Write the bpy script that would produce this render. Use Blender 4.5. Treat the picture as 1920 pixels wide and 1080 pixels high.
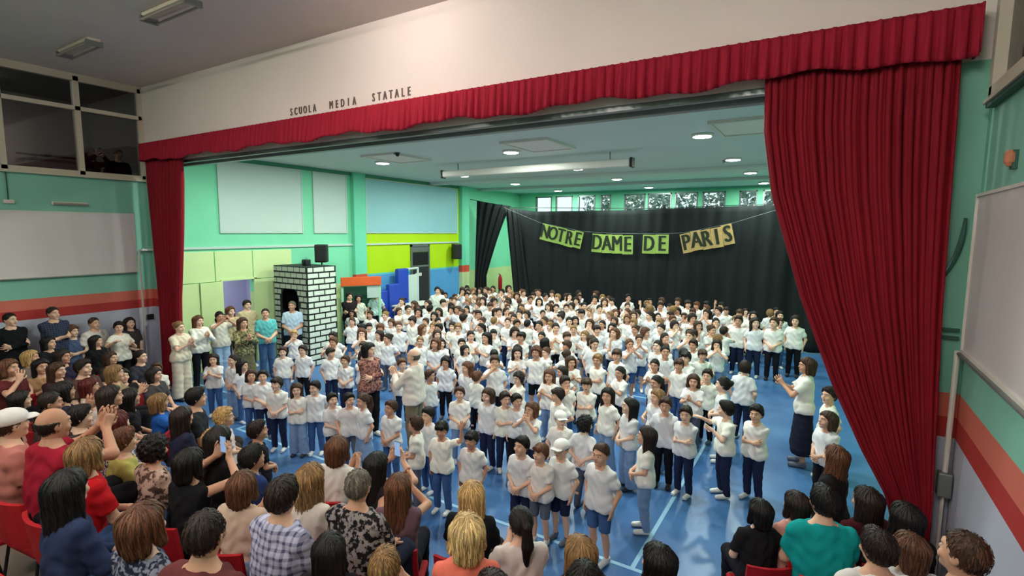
import bpy, bmesh, math, random
import numpy as np
from mathutils import Vector, Matrix, Euler

for o in list(bpy.data.objects):
    bpy.data.objects.remove(o, do_unlink=True)
scene = bpy.context.scene
COL = scene.collection
PI = math.pi
rnd = random.Random(11)


def srgb(r, g, b):
    f = lambda v: (v / 255 / 12.92) if v / 255 <= .04045 else ((v / 255 + .055) / 1.055) ** 2.4
    return (f(r), f(g), f(b), 1.0)


# ------------------------------------------------------------------ camera
YAW, PITCH, ROLL, FPX, CAM_H = math.radians(31.397), math.radians(6.31), math.radians(.456), 969.3, 3.62
fwd0 = Vector((-math.sin(YAW), math.cos(YAW), 0))
rgt0 = Vector((math.cos(YAW), math.sin(YAW), 0))
fwd = fwd0 * math.cos(PITCH) - Vector((0, 0, 1)) * math.sin(PITCH)
up1 = Vector((0, 0, 1)) * math.cos(PITCH) + fwd0 * math.sin(PITCH)
rgt = rgt0 * math.cos(ROLL) + up1 * math.sin(ROLL)
upv = up1 * math.cos(ROLL) - rgt0 * math.sin(ROLL)
cam_data = bpy.data.cameras.new('camera')
cam_data.sensor_fit = 'HORIZONTAL'
cam_data.sensor_width = 36
cam_data.lens = FPX / 1920 * 36
cam_data.clip_start = .05
cam_data.clip_end = 200
cam = bpy.data.objects.new('camera', cam_data)
COL.objects.link(cam)
m3 = Matrix((rgt, upv, -fwd)).transposed()
cam.matrix_world = Matrix.Translation((0, 0, CAM_H)) @ m3.to_4x4()
scene.camera = cam

# ------------------------------------------------------------------ world, exposure
world = bpy.data.worlds.new('dusk_sky')
scene.world = world
world.use_nodes = True
wn = world.node_tree
wn.nodes['Background'].inputs[0].default_value = srgb(222, 232, 240)
wn.nodes['Background'].inputs[1].default_value = 1.5
scene.view_settings.view_transform = 'Standard'
scene.view_settings.look = 'None'
scene.view_settings.gamma = 1
scene.view_settings.use_curve_mapping = False
scene.view_settings.exposure = 0.12

STAGE_POWER = 112.0      # each round stage downlight, watts
STAGE_COL = (0.86, 1.0, 0.90)
HALL_TUBE = 165.0         # radiance of the hall's bare fluorescent tubes

# ------------------------------------------------------------------ mesh helpers


class MB:
    """collects simple solids and builds them as ONE mesh object"""

    def __init__(self):
        self.v = []
        self.f = []

    def add(self, vs, fs):
        n = len(self.v)
        self.v += [tuple(p) for p in vs]
        self.f += [tuple(i + n for i in f) for f in fs]
        return self

    def box(self, lo, hi):
        (a, b, c), (d, e, g) = lo, hi
        vs = [(a, b, c), (d, b, c), (d, e, c), (a, e, c), (a, b, g), (d, b, g), (d, e, g), (a, e, g)]
        return self.add(vs, [(0, 3, 2, 1), (4, 5, 6, 7), (0, 1, 5, 4), (1, 2, 6, 5), (2, 3, 7, 6), (3, 0, 4, 7)])

    def bbox(self, lo, hi, r=.01, seg=2):
        bm = bmesh.new()
        bmesh.ops.create_cube(bm, size=1)
        s = [hi[i] - lo[i] for i in range(3)]
        for v in bm.verts:
            v.co = Vector([lo[i] + (v.co[i] + .5) * s[i] for i in range(3)])
        bmesh.ops.bevel(bm, geom=bm.edges[:], offset=min(r, min(s) * .45), segments=seg, affect='EDGES', profile=.5)
        bm.verts.index_update()
        self.add([v.co[:] for v in bm.verts], [[v.index for v in f.verts] for f in bm.faces])
        bm.free()
        return self

    def tube(self, pts, r, n=8, cap=True):
        pts = [Vector(p) for p in pts]
        rr = r if isinstance(r, (list, tuple)) else [r] * len(pts)
        vs, fs = [], []
        prev = None
        for i, p in enumerate(pts):
            d = (pts[min(i + 1, len(pts) - 1)] - pts[max(i - 1, 0)]).normalized()
            if prev is None:
                a = Vector((0, 0, 1)) if abs(d.z) < .9 else Vector((1, 0, 0))
                u = d.cross(a).normalized()
            else:
                u = (prev - d * prev.dot(d)).normalized()
            prev = u
            w = d.cross(u)
            for k in range(n):
                t = 2 * PI * k / n
                vs.append(p + (u * math.cos(t) + w * math.sin(t)) * rr[i])
        for i in range(len(pts) - 1):
            for k in range(n):
                a, b = i * n + k, i * n + (k + 1) % n
                fs.append((a, b, b + n, a + n))
        if cap:
            fs.append(tuple(reversed(range(n))))
            fs.append(tuple(range((len(pts) - 1) * n, len(pts) * n)))
        return self.add(vs, fs)

    def lathe(self, c, prof, n=24):
        """prof: (r, z) pairs round a vertical axis at c"""
        vs, fs = [], []
        for r, z in prof:
            for k in range(n):
                t = 2 * PI * k / n
                vs.append((c[0] + r * math.cos(t), c[1] + r * math.sin(t), c[2] + z))
        for i in range(len(prof) - 1):
            for k in range(n):
                a, b = i * n + k, i * n + (k + 1) % n
                fs.append((a, b, b + n, a + n))
        fs.append(tuple(reversed(range(n))))
        fs.append(tuple(range((len(prof) - 1) * n, len(prof) * n)))
        return self.add(vs, fs)

    def mesh(self, name, mat=None, smooth=False):
        me = bpy.data.meshes.new(name)
        me.from_pydata(self.v, [], self.f)
        if smooth:
            me.polygons.foreach_set('use_smooth', [True] * len(me.polygons))
        if mat:
            me.materials.append(mat)
        me.update()
        return me

    def build(self, name, mat, parent=None, smooth=False, loc=None):
        return obj(name, self.mesh(name, mat, smooth), parent, loc)


def obj(name, me, parent=None, loc=None, rot=None):
    o = bpy.data.objects.new(name, me)
    COL.objects.link(o)
    o.parent = parent
    if loc is not None:
        o.location = loc
    if rot is not None:
        o.rotation_euler = rot
    return o


def empty(name, loc=(0, 0, 0), rz=0):
    o = bpy.data.objects.new(name, None)
    COL.objects.link(o)
    o.location = loc
    o.rotation_euler = (0, 0, rz)
    o.empty_display_size = .1
    return o


def tag(o, label, cat, group=None):
    o['label'] = label
    o['category'] = cat
    if group:
        o['group'] = group
    return o


def struct(o, label=None, cat=None):
    o['kind'] = 'structure'
    if label:
        o['label'] = label
        o['category'] = cat or 'wall'
    return o


# ------------------------------------------------------------------ materials
def new_mat(name):
    m = bpy.data.materials.new(name)
    m.use_nodes = True
    return m, m.node_tree.nodes, m.node_tree.links, m.node_tree.nodes['Principled BSDF']


def mat(name, col, rough=.6, spec=.3, var=.12, scale=6.0, bump=0.0, bscale=60, metal=0.0, objcol=False, stretch=None):
    """plain procedural surface: colour (or the object's own colour) broken up by noise, with optional relief"""
    m, N, L, B = new_mat(name)
    tc = N.new('ShaderNodeTexCoord')
    mp = N.new('ShaderNodeMapping')
    L.new(tc.outputs['Object'], mp.inputs[0])
    if stretch:
        mp.inputs['Scale'].default_value = stretch
    nz = N.new('ShaderNodeTexNoise')
    nz.inputs['Scale'].default_value = scale
    nz.inputs['Detail'].default_value = 4
    L.new(mp.outputs[0], nz.inputs[0])
    mr = N.new('ShaderNodeMapRange')
    mr.inputs[3].default_value = 1 - var
    mr.inputs[4].default_value = 1 + var
    L.new(nz.outputs[0], mr.inputs[0])
    mx = N.new('ShaderNodeMix')
    mx.data_type = 'RGBA'
    mx.blend_type = 'MULTIPLY'
    mx.inputs[0].default_value = 1
    if objcol:
        oi = N.new('ShaderNodeObjectInfo')
        L.new(oi.outputs['Color'], mx.inputs[6])
    else:
        mx.inputs[6].default_value = col
    L.new(mr.outputs[0], mx.inputs[7])
    L.new(mx.outputs[2], B.inputs['Base Color'])
    B.inputs['Roughness'].default_value = rough
    B.inputs['Specular IOR Level'].default_value = spec
    B.inputs['Metallic'].default_value = metal
    if bump:
        nb = N.new('ShaderNodeTexNoise')
        nb.inputs['Scale'].default_value = bscale
        nb.inputs['Detail'].default_value = 3
        L.new(mp.outputs[0], nb.inputs[0])
        bp = N.new('ShaderNodeBump')
        bp.inputs['Strength'].default_value = bump
        bp.inputs['Distance'].default_value = .01
        L.new(nb.outputs[0], bp.inputs['Height'])
        L.new(bp.outputs[0], B.inputs['Normal'])
    return m


def emit(name, col, strength):
    m, N, L, B = new_mat(name)
    B.inputs['Base Color'].default_value = col
    B.inputs['Emission Color'].default_value = col
    B.inputs['Emission Strength'].default_value = strength
    return m


def banded(name, stops, rough=.55, axis=2, bump=.05):
    """paint bands by real height on the wall: stops = [(z, colour) ...] from the bottom up"""
    m, N, L, B = new_mat(name)
    tc = N.new('ShaderNodeTexCoord')
    sp = N.new('ShaderNodeSeparateXYZ')
    L.new(tc.outputs['Object'], sp.inputs[0])
    mr = N.new('ShaderNodeMapRange')
    mr.inputs[1].default_value = 0
    mr.inputs[2].default_value = 8
    L.new(sp.outputs[axis], mr.inputs[0])
    cr = N.new('ShaderNodeValToRGB')
    cr.color_ramp.interpolation = 'CONSTANT'
    el = cr.color_ramp.elements
    el[0].position, el[0].color = stops[0][0] / 8, stops[0][1]
    el[1].position, el[1].color = stops[1][0] / 8, stops[1][1]
    for z, c in stops[2:]:
        e = el.new(z / 8)
        e.color = c
    L.new(mr.outputs[0], cr.inputs[0])
    nz = N.new('ShaderNodeTexNoise')
    nz.inputs['Scale'].default_value = 1.6
    nz.inputs['Detail'].default_value = 5
    L.new(tc.outputs['Object'], nz.inputs[0])
    m2 = N.new('ShaderNodeMapRange')
    m2.inputs[3].default_value = .92
    m2.inputs[4].default_value = 1.06
    L.new(nz.outputs[0], m2.inputs[0])
    mx = N.new('ShaderNodeMix')
    mx.data_type = 'RGBA'
    mx.blend_type = 'MULTIPLY'
    mx.inputs[0].default_value = 1
    L.new(cr.outputs[0], mx.inputs[6])
    L.new(m2.outputs[0], mx.inputs[7])
    L.new(mx.outputs[2], B.inputs['Base Color'])
    B.inputs['Roughness'].default_value = rough
    B.inputs['Specular IOR Level'].default_value = .3
    nb = N.new('ShaderNodeTexNoise')
    nb.inputs['Scale'].default_value = 90
    L.new(tc.outputs['Object'], nb.inputs[0])
    bp = N.new('ShaderNodeBump')
    bp.inputs['Strength'].default_value = bump
    bp.inputs['Distance'].default_value = .01
    L.new(nb.outputs[0], bp.inputs['Height'])
    L.new(bp.outputs[0], B.inputs['Normal'])
    return m


def glass(name, tint=(.9, .95, .95, 1), refl=.12):
    m, N, L, B = new_mat(name)
    out = N['Material Output']
    tr = N.new('ShaderNodeBsdfTransparent')
    tr.inputs[0].default_value = tint
    gl = N.new('ShaderNodeBsdfGlossy')
    gl.inputs['Roughness'].default_value = .03
    fr = N.new('ShaderNodeFresnel')
    fr.inputs[0].default_value = 1.5
    ms = N.new('ShaderNodeMixShader')
    L.new(fr.outputs[0], ms.inputs[0])
    L.new(tr.outputs[0], ms.inputs[1])
    L.new(gl.outputs[0], ms.inputs[2])
    L.new(ms.outputs[0], out.inputs[0])
    return m


TEAL, SALMON, RED, LAV = srgb(130, 188, 168), srgb(206, 108, 92), srgb(176, 52, 50), srgb(186, 188, 206)
M = {}
M['wall_hall'] = banded('hall_wall_paint', [(0, LAV), (1.80, RED), (2.0, SALMON), (2.2, TEAL)])
M['wall_stage'] = banded('stage_wall_paint', [(0, srgb(196, 214, 150)), (1.88, srgb(128, 214, 172)), (7, TEAL)])
M['wall_lime'] = banded('lime_wall_paint', [(0, srgb(84, 152, 204)), (2.05, srgb(96, 190, 190)), (2.12, srgb(176, 214, 22))])
M['wall_pillar'] = banded('pillar_paint', [(0, srgb(188, 206, 150)), (1.85, srgb(200, 80, 56)), (2.15, srgb(112, 206, 170))])
M['ceiling_hall'] = mat('hall_ceiling_plaster', srgb(214, 204, 198), .8, .2, .05, 1.2, .1, 40)
M['ceiling_stage'] = mat('stage_ceiling_plaster', srgb(206, 212, 210), .6, .3, .04, 1.0, .08, 40)
M['beam'] = mat('beam_plaster', srgb(232, 220, 214), .75, .2, .05, 1.0, .1, 50)
M['white_paint'] = mat('white_gloss_paint', srgb(214, 206, 198), .45, .4, .06, 4)
M['white_board'] = mat('white_board_laminate', srgb(214, 204, 204), .35, .4, .03, 2)
M['pale_panel'] = mat('pale_blind_panel', srgb(190, 206, 198), .5, .3, .03, 2)
M['blue_panel'] = mat('blue_blind_panel', srgb(146, 194, 200), .5, .3, .04, 2)
M['green_panel'] = mat('pale_green_cladding', srgb(206, 226, 164), .5, .3, .05, 2)
M['tier'] = mat('tier_linoleum', srgb(120, 108, 100), .6, .3, .15, 5)
M['black_cloth'] = mat('black_stage_cloth', srgb(32, 36, 37), .85, .1, .3, 2.5, .2, 30, stretch=(3, 3, .3))
M['velvet'] = mat('crimson_velvet', srgb(128, 20, 34), .72, .15, .22, 5, .15, 80, stretch=(4, 4, .4))
M['velvet_dark'] = mat('crimson_valance_velvet', srgb(150, 28, 48), .75, .15, .2, 6, .15, 80, stretch=(4, 4, .6))
M['yellow'] = mat('yellow_edge_pad', srgb(226, 178, 60), .5, .3, .06, 3)
M['black_plastic'] = mat('black_plastic', srgb(20, 22, 24), .5, .4, .1, 20)
M['grille'] = mat('speaker_grille', srgb(30, 32, 32), .7, .3, .3, 200, .5, 300)
M['metal_grey'] = mat('grey_metal', srgb(132, 136, 136), .4, .5, .08, 10, metal=.6)
M['dark_green'] = mat('dark_green_conduit', srgb(52, 92, 82), .5, .3, .1, 10)
M['glass'] = glass('window_glass')
M['glass_dark'] = glass('gallery_glass', (.62, .66, .68, 1))
M['lamp_off'] = mat('unlit_diffuser', srgb(150, 140, 128), .4, .4, .06, 10)
M['lamp_on'] = emit('lit_tube', (1, .88, .82, 1), HALL_TUBE)
M['lamp_fill'] = emit('gallery_fill_glow', (1, .9, .8, 1), 80)
M['disc_on'] = emit('lit_disc', (.93, 1, .95, 1), 16)
M['frame_cream'] = mat('cream_window_frame', srgb(196, 186, 168), .5, .35, .08, 5)
M['dark_wood'] = mat('dark_door', srgb(44, 46, 48), .4, .4, .15, 8)
M['purple'] = mat('corridor_lilac', srgb(176, 168, 206), .7, .2, .05, 2)
M['corridor'] = mat('gallery_wall_paint', srgb(120, 116, 112), .8, .2, .1, 2)
# ------------------------------------------------------------------ the room
XL, XR, YP = -13.3, 1.065, 5.845
ZC, ZS = 6.72, 5.45          # ceiling of the hall, ceiling of the stage
YB = 22.4                    # far wall of the stage
Y0 = -3.4                    # wall behind the camera
T = .2

# blue sports floor
m, N, L, B = new_mat('blue_sports_floor')
tc = N.new('ShaderNodeTexCoord')
nz = N.new('ShaderNodeTexNoise'); nz.inputs['Scale'].default_value = .9; nz.inputs['Detail'].default_value = 6
L.new(tc.outputs['Object'], nz.inputs[0])
cr = N.new('ShaderNodeValToRGB')
cr.color_ramp.elements[0].position, cr.color_ramp.elements[0].color = .3, srgb(52, 92, 146)
cr.color_ramp.elements[1].position, cr.color_ramp.elements[1].color = .72, srgb(80, 124, 176)
L.new(nz.outputs[0], cr.inputs[0]); L.new(cr.outputs[0], B.inputs['Base Color'])
B.inputs['Roughness'].default_value = .32
B.inputs['Specular IOR Level'].default_value = .45
n2 = N.new('ShaderNodeTexNoise'); n2.inputs['Scale'].default_value = 25; L.new(tc.outputs['Object'], n2.inputs[0])
bp = N.new('ShaderNodeBump'); bp.inputs['Strength'].default_value = .06; bp.inputs['Distance'].default_value = .02
L.new(n2.outputs[0], bp.inputs['Height']); L.new(bp.outputs[0], B.inputs['Normal'])
M['floor'] = m
floor = struct(MB().box((XL - .2, 3.5, -.1), (2.0, YB + .2, 0)).build('floor', m))
M['court_line'] = mat('court_line_paint', srgb(150, 192, 222), .35, .4, .06, 8)
for lo, hi in (((-9.0, 5.12), (-.9, 5.17)), ((-1.62, 5.17), (-1.57, 16.8)), ((-9.0, 5.17), (-8.95, 16.8)),
               ((-8.95, 10.9), (-1.62, 10.95)), ((-13.0, 6.2), (-9.0, 6.25))):
    MB().box((lo[0], lo[1], 0), (hi[0], hi[1], .002)).build('court_line', M['court_line'], floor)

# stepped seating tiers of the hall
TIER_Y0, TIER_D, TIER_H = 4.0, .90, .26
for k in range(0, 9):
    yc = TIER_Y0 - TIER_D * k
    ya, yb = yc - TIER_D / 2, yc + TIER_D / 2
    zt = TIER_H * k
    if k == 0:
        continue
    st = MB().box((XL, ya, -.1), (XR, yb, zt - .03)).build('tier_step', M['tier'])
    struct(st)
    MB().box((XL, ya, zt - .03), (XR, yb + .02, zt)).build('tier_tread', M['tier'], st)

# left wall: hall part with the gallery window opening, stage part with the doorway
WIN_Y = [1.1, 2.28, 3.46, 4.66, 5.80]
wl = MB()
wl.box((XL - T, Y0, -.1), (XL, YP + .06, 4.70)).box((XL - T, Y0, 6.67), (XL, YP + .06, ZC + .1))
wl.box((XL - T, 5.80, 4.70), (XL, YP + .06, 6.67)).box((XL - T, Y0, 4.70), (XL, 1.1, 6.67))
wall_left = struct(wl.build('wall_left', M['wall_hall']))
DY0, DY1, DZ = 7.40, 8.30, 2.27
ws = MB()
ws.box((XL - T, YP + .06, -.1), (XL, DY0, ZS + .2)).box((XL - T, DY1, -.1), (XL, 12.0, ZS + .2)).box((XL - T, DY0, DZ), (XL, DY1, ZS + .2))
wall_stage = struct(ws.build('wall_left_stage', M['wall_stage']))
wall_lime = struct(MB().box((XL - T, 12.0, -.1), (XL, 17.6, ZS + .2)).build('wall_left_lime', M['wall_lime']))
struct(MB().box((XL - T, 17.6, -.1), (XL, YB, ZS + .2)).build('wall_left_rear', M['wall_stage']))
for (a, b, d) in ((11.72, 12.22, .16), (17.45, 17.95, .2)):
    p = MB().bbox((XL, a, 0), (XL + d, b, ZS), .015).build('trim_pillar', M['wall_pillar'])
    struct(p)
# green edge frame around lime wall top is part of the paint; dark cornice line
struct(MB().box((XL, YP + .3, ZS - .10), (XL + .05, 17.4, ZS)).build('trim_cornice', mat('cornice_green', srgb(70, 140, 110), .6)))

# right wall and rear wall of the hall, far wall, stage right wall
wall_right = struct(MB().box((XR, Y0, -.1), (XR + T, YP + .06, 4.69)).box((XR, Y0, ZC - .02), (XR + T, YP + .06, ZC + .1))
                    .box((XR, 5.66, 4.69), (XR + T, YP + .06, ZC)).box((XR, Y0, 4.69), (XR + T, -1.0, ZC)).build('wall_right', M['wall_hall']))
struct(MB().box((XL - T, Y0 - T, -.1), (XR + T, Y0, ZC + .1)).build('wall_rear', M['wall_hall']))
struct(MB().box((1.6, YP + .4, -.1), (1.8, YB, ZS + .2)).build('wall_right_stage', M['wall_stage']))

# far wall with the row of high windows
WX = [(-12.34, -11.47), (-11.27, -10.38), (-10.10, -9.26), (-8.97, -8.50), (-7.86, -6.92), (-6.82, -5.80), (-5.66, -4.74),
      (-4.54, -3.66), (-3.14, -2.50), (-2.30, -1.5), (-1.2, -.4)]
fb = MB().box((XL - T, YB, -.1), (1.8, YB + T, 4.25)).box((XL - T, YB, 5.27), (1.8, YB + T, ZS + .2))
xs = [XL - T] + [v for p in WX for v in p] + [1.8]
for i in range(0, len(xs), 2):
    fb.box((xs[i], YB, 4.25), (xs[i + 1], YB + T, 5.27))
wall_back = struct(fb.build('wall_back', M['wall_stage']))
for i, (a, b) in enumerate(WX):
    w = struct(empty('window_%d' % (i + 1), ((a + b) / 2, YB, 4.25)))
    h = (b - a) / 2
    fr = MB()
    fr.box((-h, -.02, 0), (-h + .05, .06, 1.02)).box((h - .05, -.02, 0), (h, .06, 1.02)).box((-h, -.02, 0), (h, .06, .05)).box((-h, -.02, .97), (h, .06, 1.02))
    fr.build('window_frame', M['metal_grey'], w)
    MB().box((-h + .04, .02, .04), (h - .04, .03, .98)).build('pane', M['glass'], w)

# ceilings
struct(MB().box((XL - T, Y0, ZC), (XR + T, YP + .5, ZC + .15)).build('ceiling', M['ceiling_hall']))
cs = struct(MB().box((XL, YP + .35, ZS), (1.8, YB, ZS + .15)).build('ceiling_stage', M['ceiling_stage']))
for y in (15.6, 18.9):
    struct(MB().bbox((XL, y, ZS - .10), (1.6, y + .30, ZS), .01).build('trim_beam', M['ceiling_stage']))

# proscenium: beam and jambs
struct(MB().box((XL, YP, 5.06), (XR, YP + .38, ZC)).build('wall_proscenium', M['beam']))
struct(MB().box((XL, YP - .001, 0), (-12.95, YP + .38, 5.06)).build('wall_jamb_left', M['wall_hall']))
struct(MB().box((.84, YP - .001, 0), (1.85, YP + .38, 5.06)).build('wall_jamb_right', M['wall_hall']))
struct(MB().bbox((-12.95, YP - .03, 0), (-12.83, YP + .33, 1.90), .02).build('trim_pad_left', M['yellow']))
struct(MB().bbox((.86, YP - .05, 0), (.93, YP - .001, 1.90), .015).build('trim_pad_right', M['yellow']))
rail = MB().bbox((-12.9, YP + .02, 4.99), (.83, YP + .09, 5.06), .01).bbox((-12.9, YP + .22, 4.96), (.83, YP + .34, 5.06), .01)
tag(rail.build('curtain_rail', M['metal_grey']), 'grey metal curtain track under the white beam', 'rail')
struct(MB().box((XL, YP + .38, 5.06), (1.6, YP + .40, ZS)).build('trim_beam_back', M['ceiling_stage']))

# lettering on the beam
def text_mesh(s, size, depth, name, matr, align='CENTER'):
    cu = bpy.data.curves.new(name, 'FONT')
    cu.body = s
    cu.size = size
    cu.extrude = depth
    cu.align_x = align
    cu.align_y = 'CENTER'
    cu.resolution_u = 3
    ob = bpy.data.objects.new(name, cu)
    COL.objects.link(ob)
    dg = bpy.context.evaluated_depsgraph_get()
    me = bpy.data.meshes.new_from_object(ob.evaluated_get(dg))
    bpy.data.objects.remove(ob, do_unlink=True)
    bold = size * .045                     # thicken the strokes
    vs = [v.co[:] for v in me.vertices]
    n_ = len(vs)
    fs = [tuple(p.vertices) for p in me.polygons]
    bpy.data.meshes.remove(me)
    me = bpy.data.meshes.new(name)
    me.from_pydata([(x - bold, y, z) for x, y, z in vs] + [(x + bold, y, z + .0008) for x, y, z in vs], [], fs + [tuple(i + n_ for i in f) for f in fs])
    me.name = name
    me.materials.clear()
    me.materials.append(matr)
    return me


M['letter_brown'] = mat('brown_letters', srgb(104, 88, 82), .6)
for word, xa, xb in (('SCUOLA', -8.04, -7.43), ('MEDIA', -7.02, -6.48), ('STATALE', -6.06, -5.34)):
    root = empty('wall_lettering', ((xa + xb) / 2, YP, 5.615))
    tag(root, 'brown capital letters spelling %s on the white beam' % word, 'lettering', 'words on the beam')
    n = len(word)
    for i, ch in enumerate(word):
        me = text_mesh(ch, .175, .006, 'letter', M['letter_brown'])
        o = obj('letter', me, root, (-(xb - xa) / 2 + (xb - xa) * i / (n - 1), -.007, 0), (PI / 2, 0, 0))
        o.scale = (.62, 1.0, 1)

# gallery behind the left windows
g = MB().box((XL - 3.2, .9, 3.5), (XL - T, 6.2, 3.7)).box((XL - 3.4, .9, 3.5), (XL - 3.2, 6.2, 6.9)).box((XL - 3.2, 6.0, 3.7), (XL - T, 6.2, 6.9))
g.box((XL - 3.2, .9, 3.7), (XL - T, 1.1, 6.9)).box((XL - 3.2, .9, 6.75), (XL - T, 6.2, 6.9))
struct(g.build('wall_gallery', M['corridor']))
# gallery interior: grey door and a rail line
tag(MB().bbox((XL - 3.19, 3.5, 3.72), (XL - 3.14, 4.25, 5.85), .01).build('gallery_door', M['metal_grey']), 'grey door on the far side of the gallery', 'door')
tag(MB().tube([(XL - 3.1, 4.5, 5.35), (XL - 3.1, 5.95, 5.35)], .025).build('handrail', M['black_plastic']), 'dark handrail along the gallery wall', 'rail')
gw = struct(empty('window_12', (XL, 3.46, 4.70)))
fr = MB()
X1, X2 = XL - .12, XL + .03
fr.box((X1 - XL, -2.4, 0), (X2 - XL, 2.36, .08)).box((X1 - XL, -2.4, 1.88), (X2 - XL, 2.36, 2.02))
for y in WIN_Y:
    fr.box((X1 - XL, y - 3.46 - .045, 0), (X2 - XL, y - 3.46 + .045, 1.97))
fr.box((X1 - XL, -2.4, 1.30), (X2 - XL, 2.36, 1.38))
fr.build('window_frame', M['frame_cream'], gw)
MB().box((X2 - XL, -2.4, -.05), (X2 - XL + .06, 2.40, .0)).build('window_sill', M['frame_cream'], gw)
for i in range(4):
    a, b = WIN_Y[i] - 3.46 + .045, WIN_Y[i + 1] - 3.46 - .045
    for z0, z1 in ((.08, 1.30), (1.38, 1.88)):
        MB().box((-.06, a, z0), (-.05, b, z1)).build('pane', M['glass_dark'], gw)

# window high on the right wall
gw2 = struct(empty('window_13', (XR, 2.3, 4.69)))
fr = MB()
fr.box((-.05, -3.3, 0), (.1, 3.36, .10)).box((-.05, -3.3, 1.93), (.1, 3.36, 2.03)).box((-.03, -3.3, 1.35), (.08, 3.36, 1.42))
for y in (-3.3, -1.1, 1.1, 3.28):
    fr.box((-.05, y, 0), (.1, y + .1, 2.03))
fr.build('window_frame', M['frame_cream'], gw2)
MB().box((-.08, -3.3, -.03), (.0, 3.36, 0)).build('window_sill', M['frame_cream'], gw2)
MB().box((-.06, -3.3, -.06), (.0, 3.36, -.03)).build('sill_edge', M['dark_green'], gw2)
for a, b in ((-3.2, -1.1), (-1.0, 1.1), (1.2, 3.28)):
    MB().box((.03, a, .10), (.04, b, 1.93)).build('pane', M['glass_dark'], gw2)
gr = MB().box((XR + 1.8, -1.2, 4.4), (XR + 2.0, 6.0, 6.9)).box((XR + T, -1.2, 4.4), (XR + 2.0, 6.0, 4.6)).box((XR + T, -1.2, 6.78), (XR + 2.0, 6.0, 6.9))
gr.box((XR + T, 5.9, 4.4), (XR + 2, 6.0, 6.9)).box((XR + T, -1.2, 4.4), (XR + 2, -1.1, 6.9))
struct(gr.build('wall_gallery_right', M['corridor']))

# corridor behind the doorway
c2 = MB().box((XL - 2.2, 6.4, -.1), (XL - T, 9.4, 0)).box((XL - 2.3, 6.4, 0), (XL - 2.2, 9.4, 2.9)).box((XL - 2.2, 6.3, 0), (XL - T, 6.4, 2.9))
c2.box((XL - 2.2, 9.4, 0), (XL - T, 9.5, 2.9)).box((XL - 2.2, 6.4, 2.8), (XL - T, 9.4, 2.9))
struct(c2.build('wall_corridor', M['purple']))
clamp = empty('corridor_fill_lamp', (XL - 1.2, 7.9, 2.8))  # unseen lamp added to light the corridor through the doorway
tag(clamp, 'added square fill light in the lilac corridor beyond the doorway', 'light')
MB().bbox((-.2, -.2, -.06), (.2, .2, 0), .01).build('housing', M['white_paint'], clamp)
MB().box((-.17, -.17, -.065), (.17, .17, -.06)).build('diffuser', M['disc_on'], clamp)
ld = bpy.data.lights.new('corridor_fill', 'AREA'); ld.size = .3; ld.energy = 25; ld.color = STAGE_COL
lo = obj('fill_light', ld, clamp, (0, 0, -.09))

# cladding, blind panels and trunking on the stage's left wall: each panel its own piece
def panel(y0, y1, z0, z1, m, parent, name='panel', d=.03):
    return MB().bbox((XL, y0, z0), (XL + d, y1, z1), .008).build(name, m, parent)


for a, b in ((5.93, 7.24), (7.26, 8.26), (8.28, 9.46)):
    panel(a, b, 2.27, 3.04, M['green_panel'], wall_stage, 'cladding_panel')
for a, b in ((5.93, 6.84), (8.36, 9.46)):
    panel(a, b, 0, 2.255, M['green_panel'], wall_stage, 'cladding_panel')
d1 = struct(empty('door_1', (XL, DY0, 0)))
MB().bbox((.03, -.55, .02), (.07, .0, 2.26), .008).build('door_leaf', M['green_panel'], d1)
MB().box((0, -.02, 0), (.05, .02, DZ)).box((0, .88, 0), (.05, .95, DZ + .03)).box((0, -.02, DZ), (.05, .95, DZ + .05)).build('door_frame', M['green_panel'], d1)
MB().tube([(.07, -.48, 1.0), (.12, -.48, 1.0), (.12, -.36, 1.0)], .012).build('door_handle', M['metal_grey'], d1)


def blind(y0, y1, z0, z1, m, lab):
    b = empty('wall_panel', (XL, (y0 + y1) / 2, z0))
    tag(b, lab, 'panel')
    h = (y1 - y0) / 2
    MB().bbox((0, -h, 0), (.035, h, z1 - z0), .006).build('sheet', m, b)
    fr = MB()
    for lo_, hi_ in (((0, -h - .03, -.03), (.045, h + .03, 0)), ((0, -h - .03, z1 - z0), (.045, h + .03, z1 - z0 + .03)),
                     ((0, -h - .03, 0), (.045, -h, z1 - z0)), ((0, h, 0), (.045, h + .03, z1 - z0))):
        fr.box(lo_, hi_)
    fr.build('frame', M['pale_panel'], b)


blind(7.46, 9.86, 3.53, 5.31, M['pale_panel'], 'wide pale grey panel high on the green stage wall')
blind(10.3, 11.5, 3.53, 5.31, M['pale_panel'], 'narrow pale grey panel on green wall beside the pillar')
blind(12.36, 17.3, 3.53, 5.30, M['blue_panel'], 'long light blue panel high on the lime wall')
struct(MB().bbox((XL, YP - .2, 3.10), (XL + .05, 17.4, 3.16), .006).build('trim_trunking', M['pale_panel']))
# dark glazed door in the lime wall
d2 = struct(empty('door_2', (XL, 15.0, 0)))
MB().box((0, -.52, 0), (.07, -.46, 3.08)).box((0, .46, 0), (.07, .52, 3.08)).box((0, -.52, 3.0), (.07, .52, 3.08)).box((0, -.46, 2.22), (.07, .46, 2.29)).build('door_frame', M['metal_grey'], d2)
MB().box((.01, -.46, .02), (.05, .46, 2.22)).build('door_leaf', M['dark_wood'], d2)
MB().box((.01, -.46, 2.29), (.03, .46, 2.78)).build('pane', M['black_plastic'], d2)
MB().box((.01, -.46, 2.80), (.04, .46, 3.0)).build('transom_panel', M['metal_grey'], d2)
MB().box((.05, -.3, 1.88), (.056, .05, 2.0)).build('notice', M['white_paint'], d2)

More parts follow.
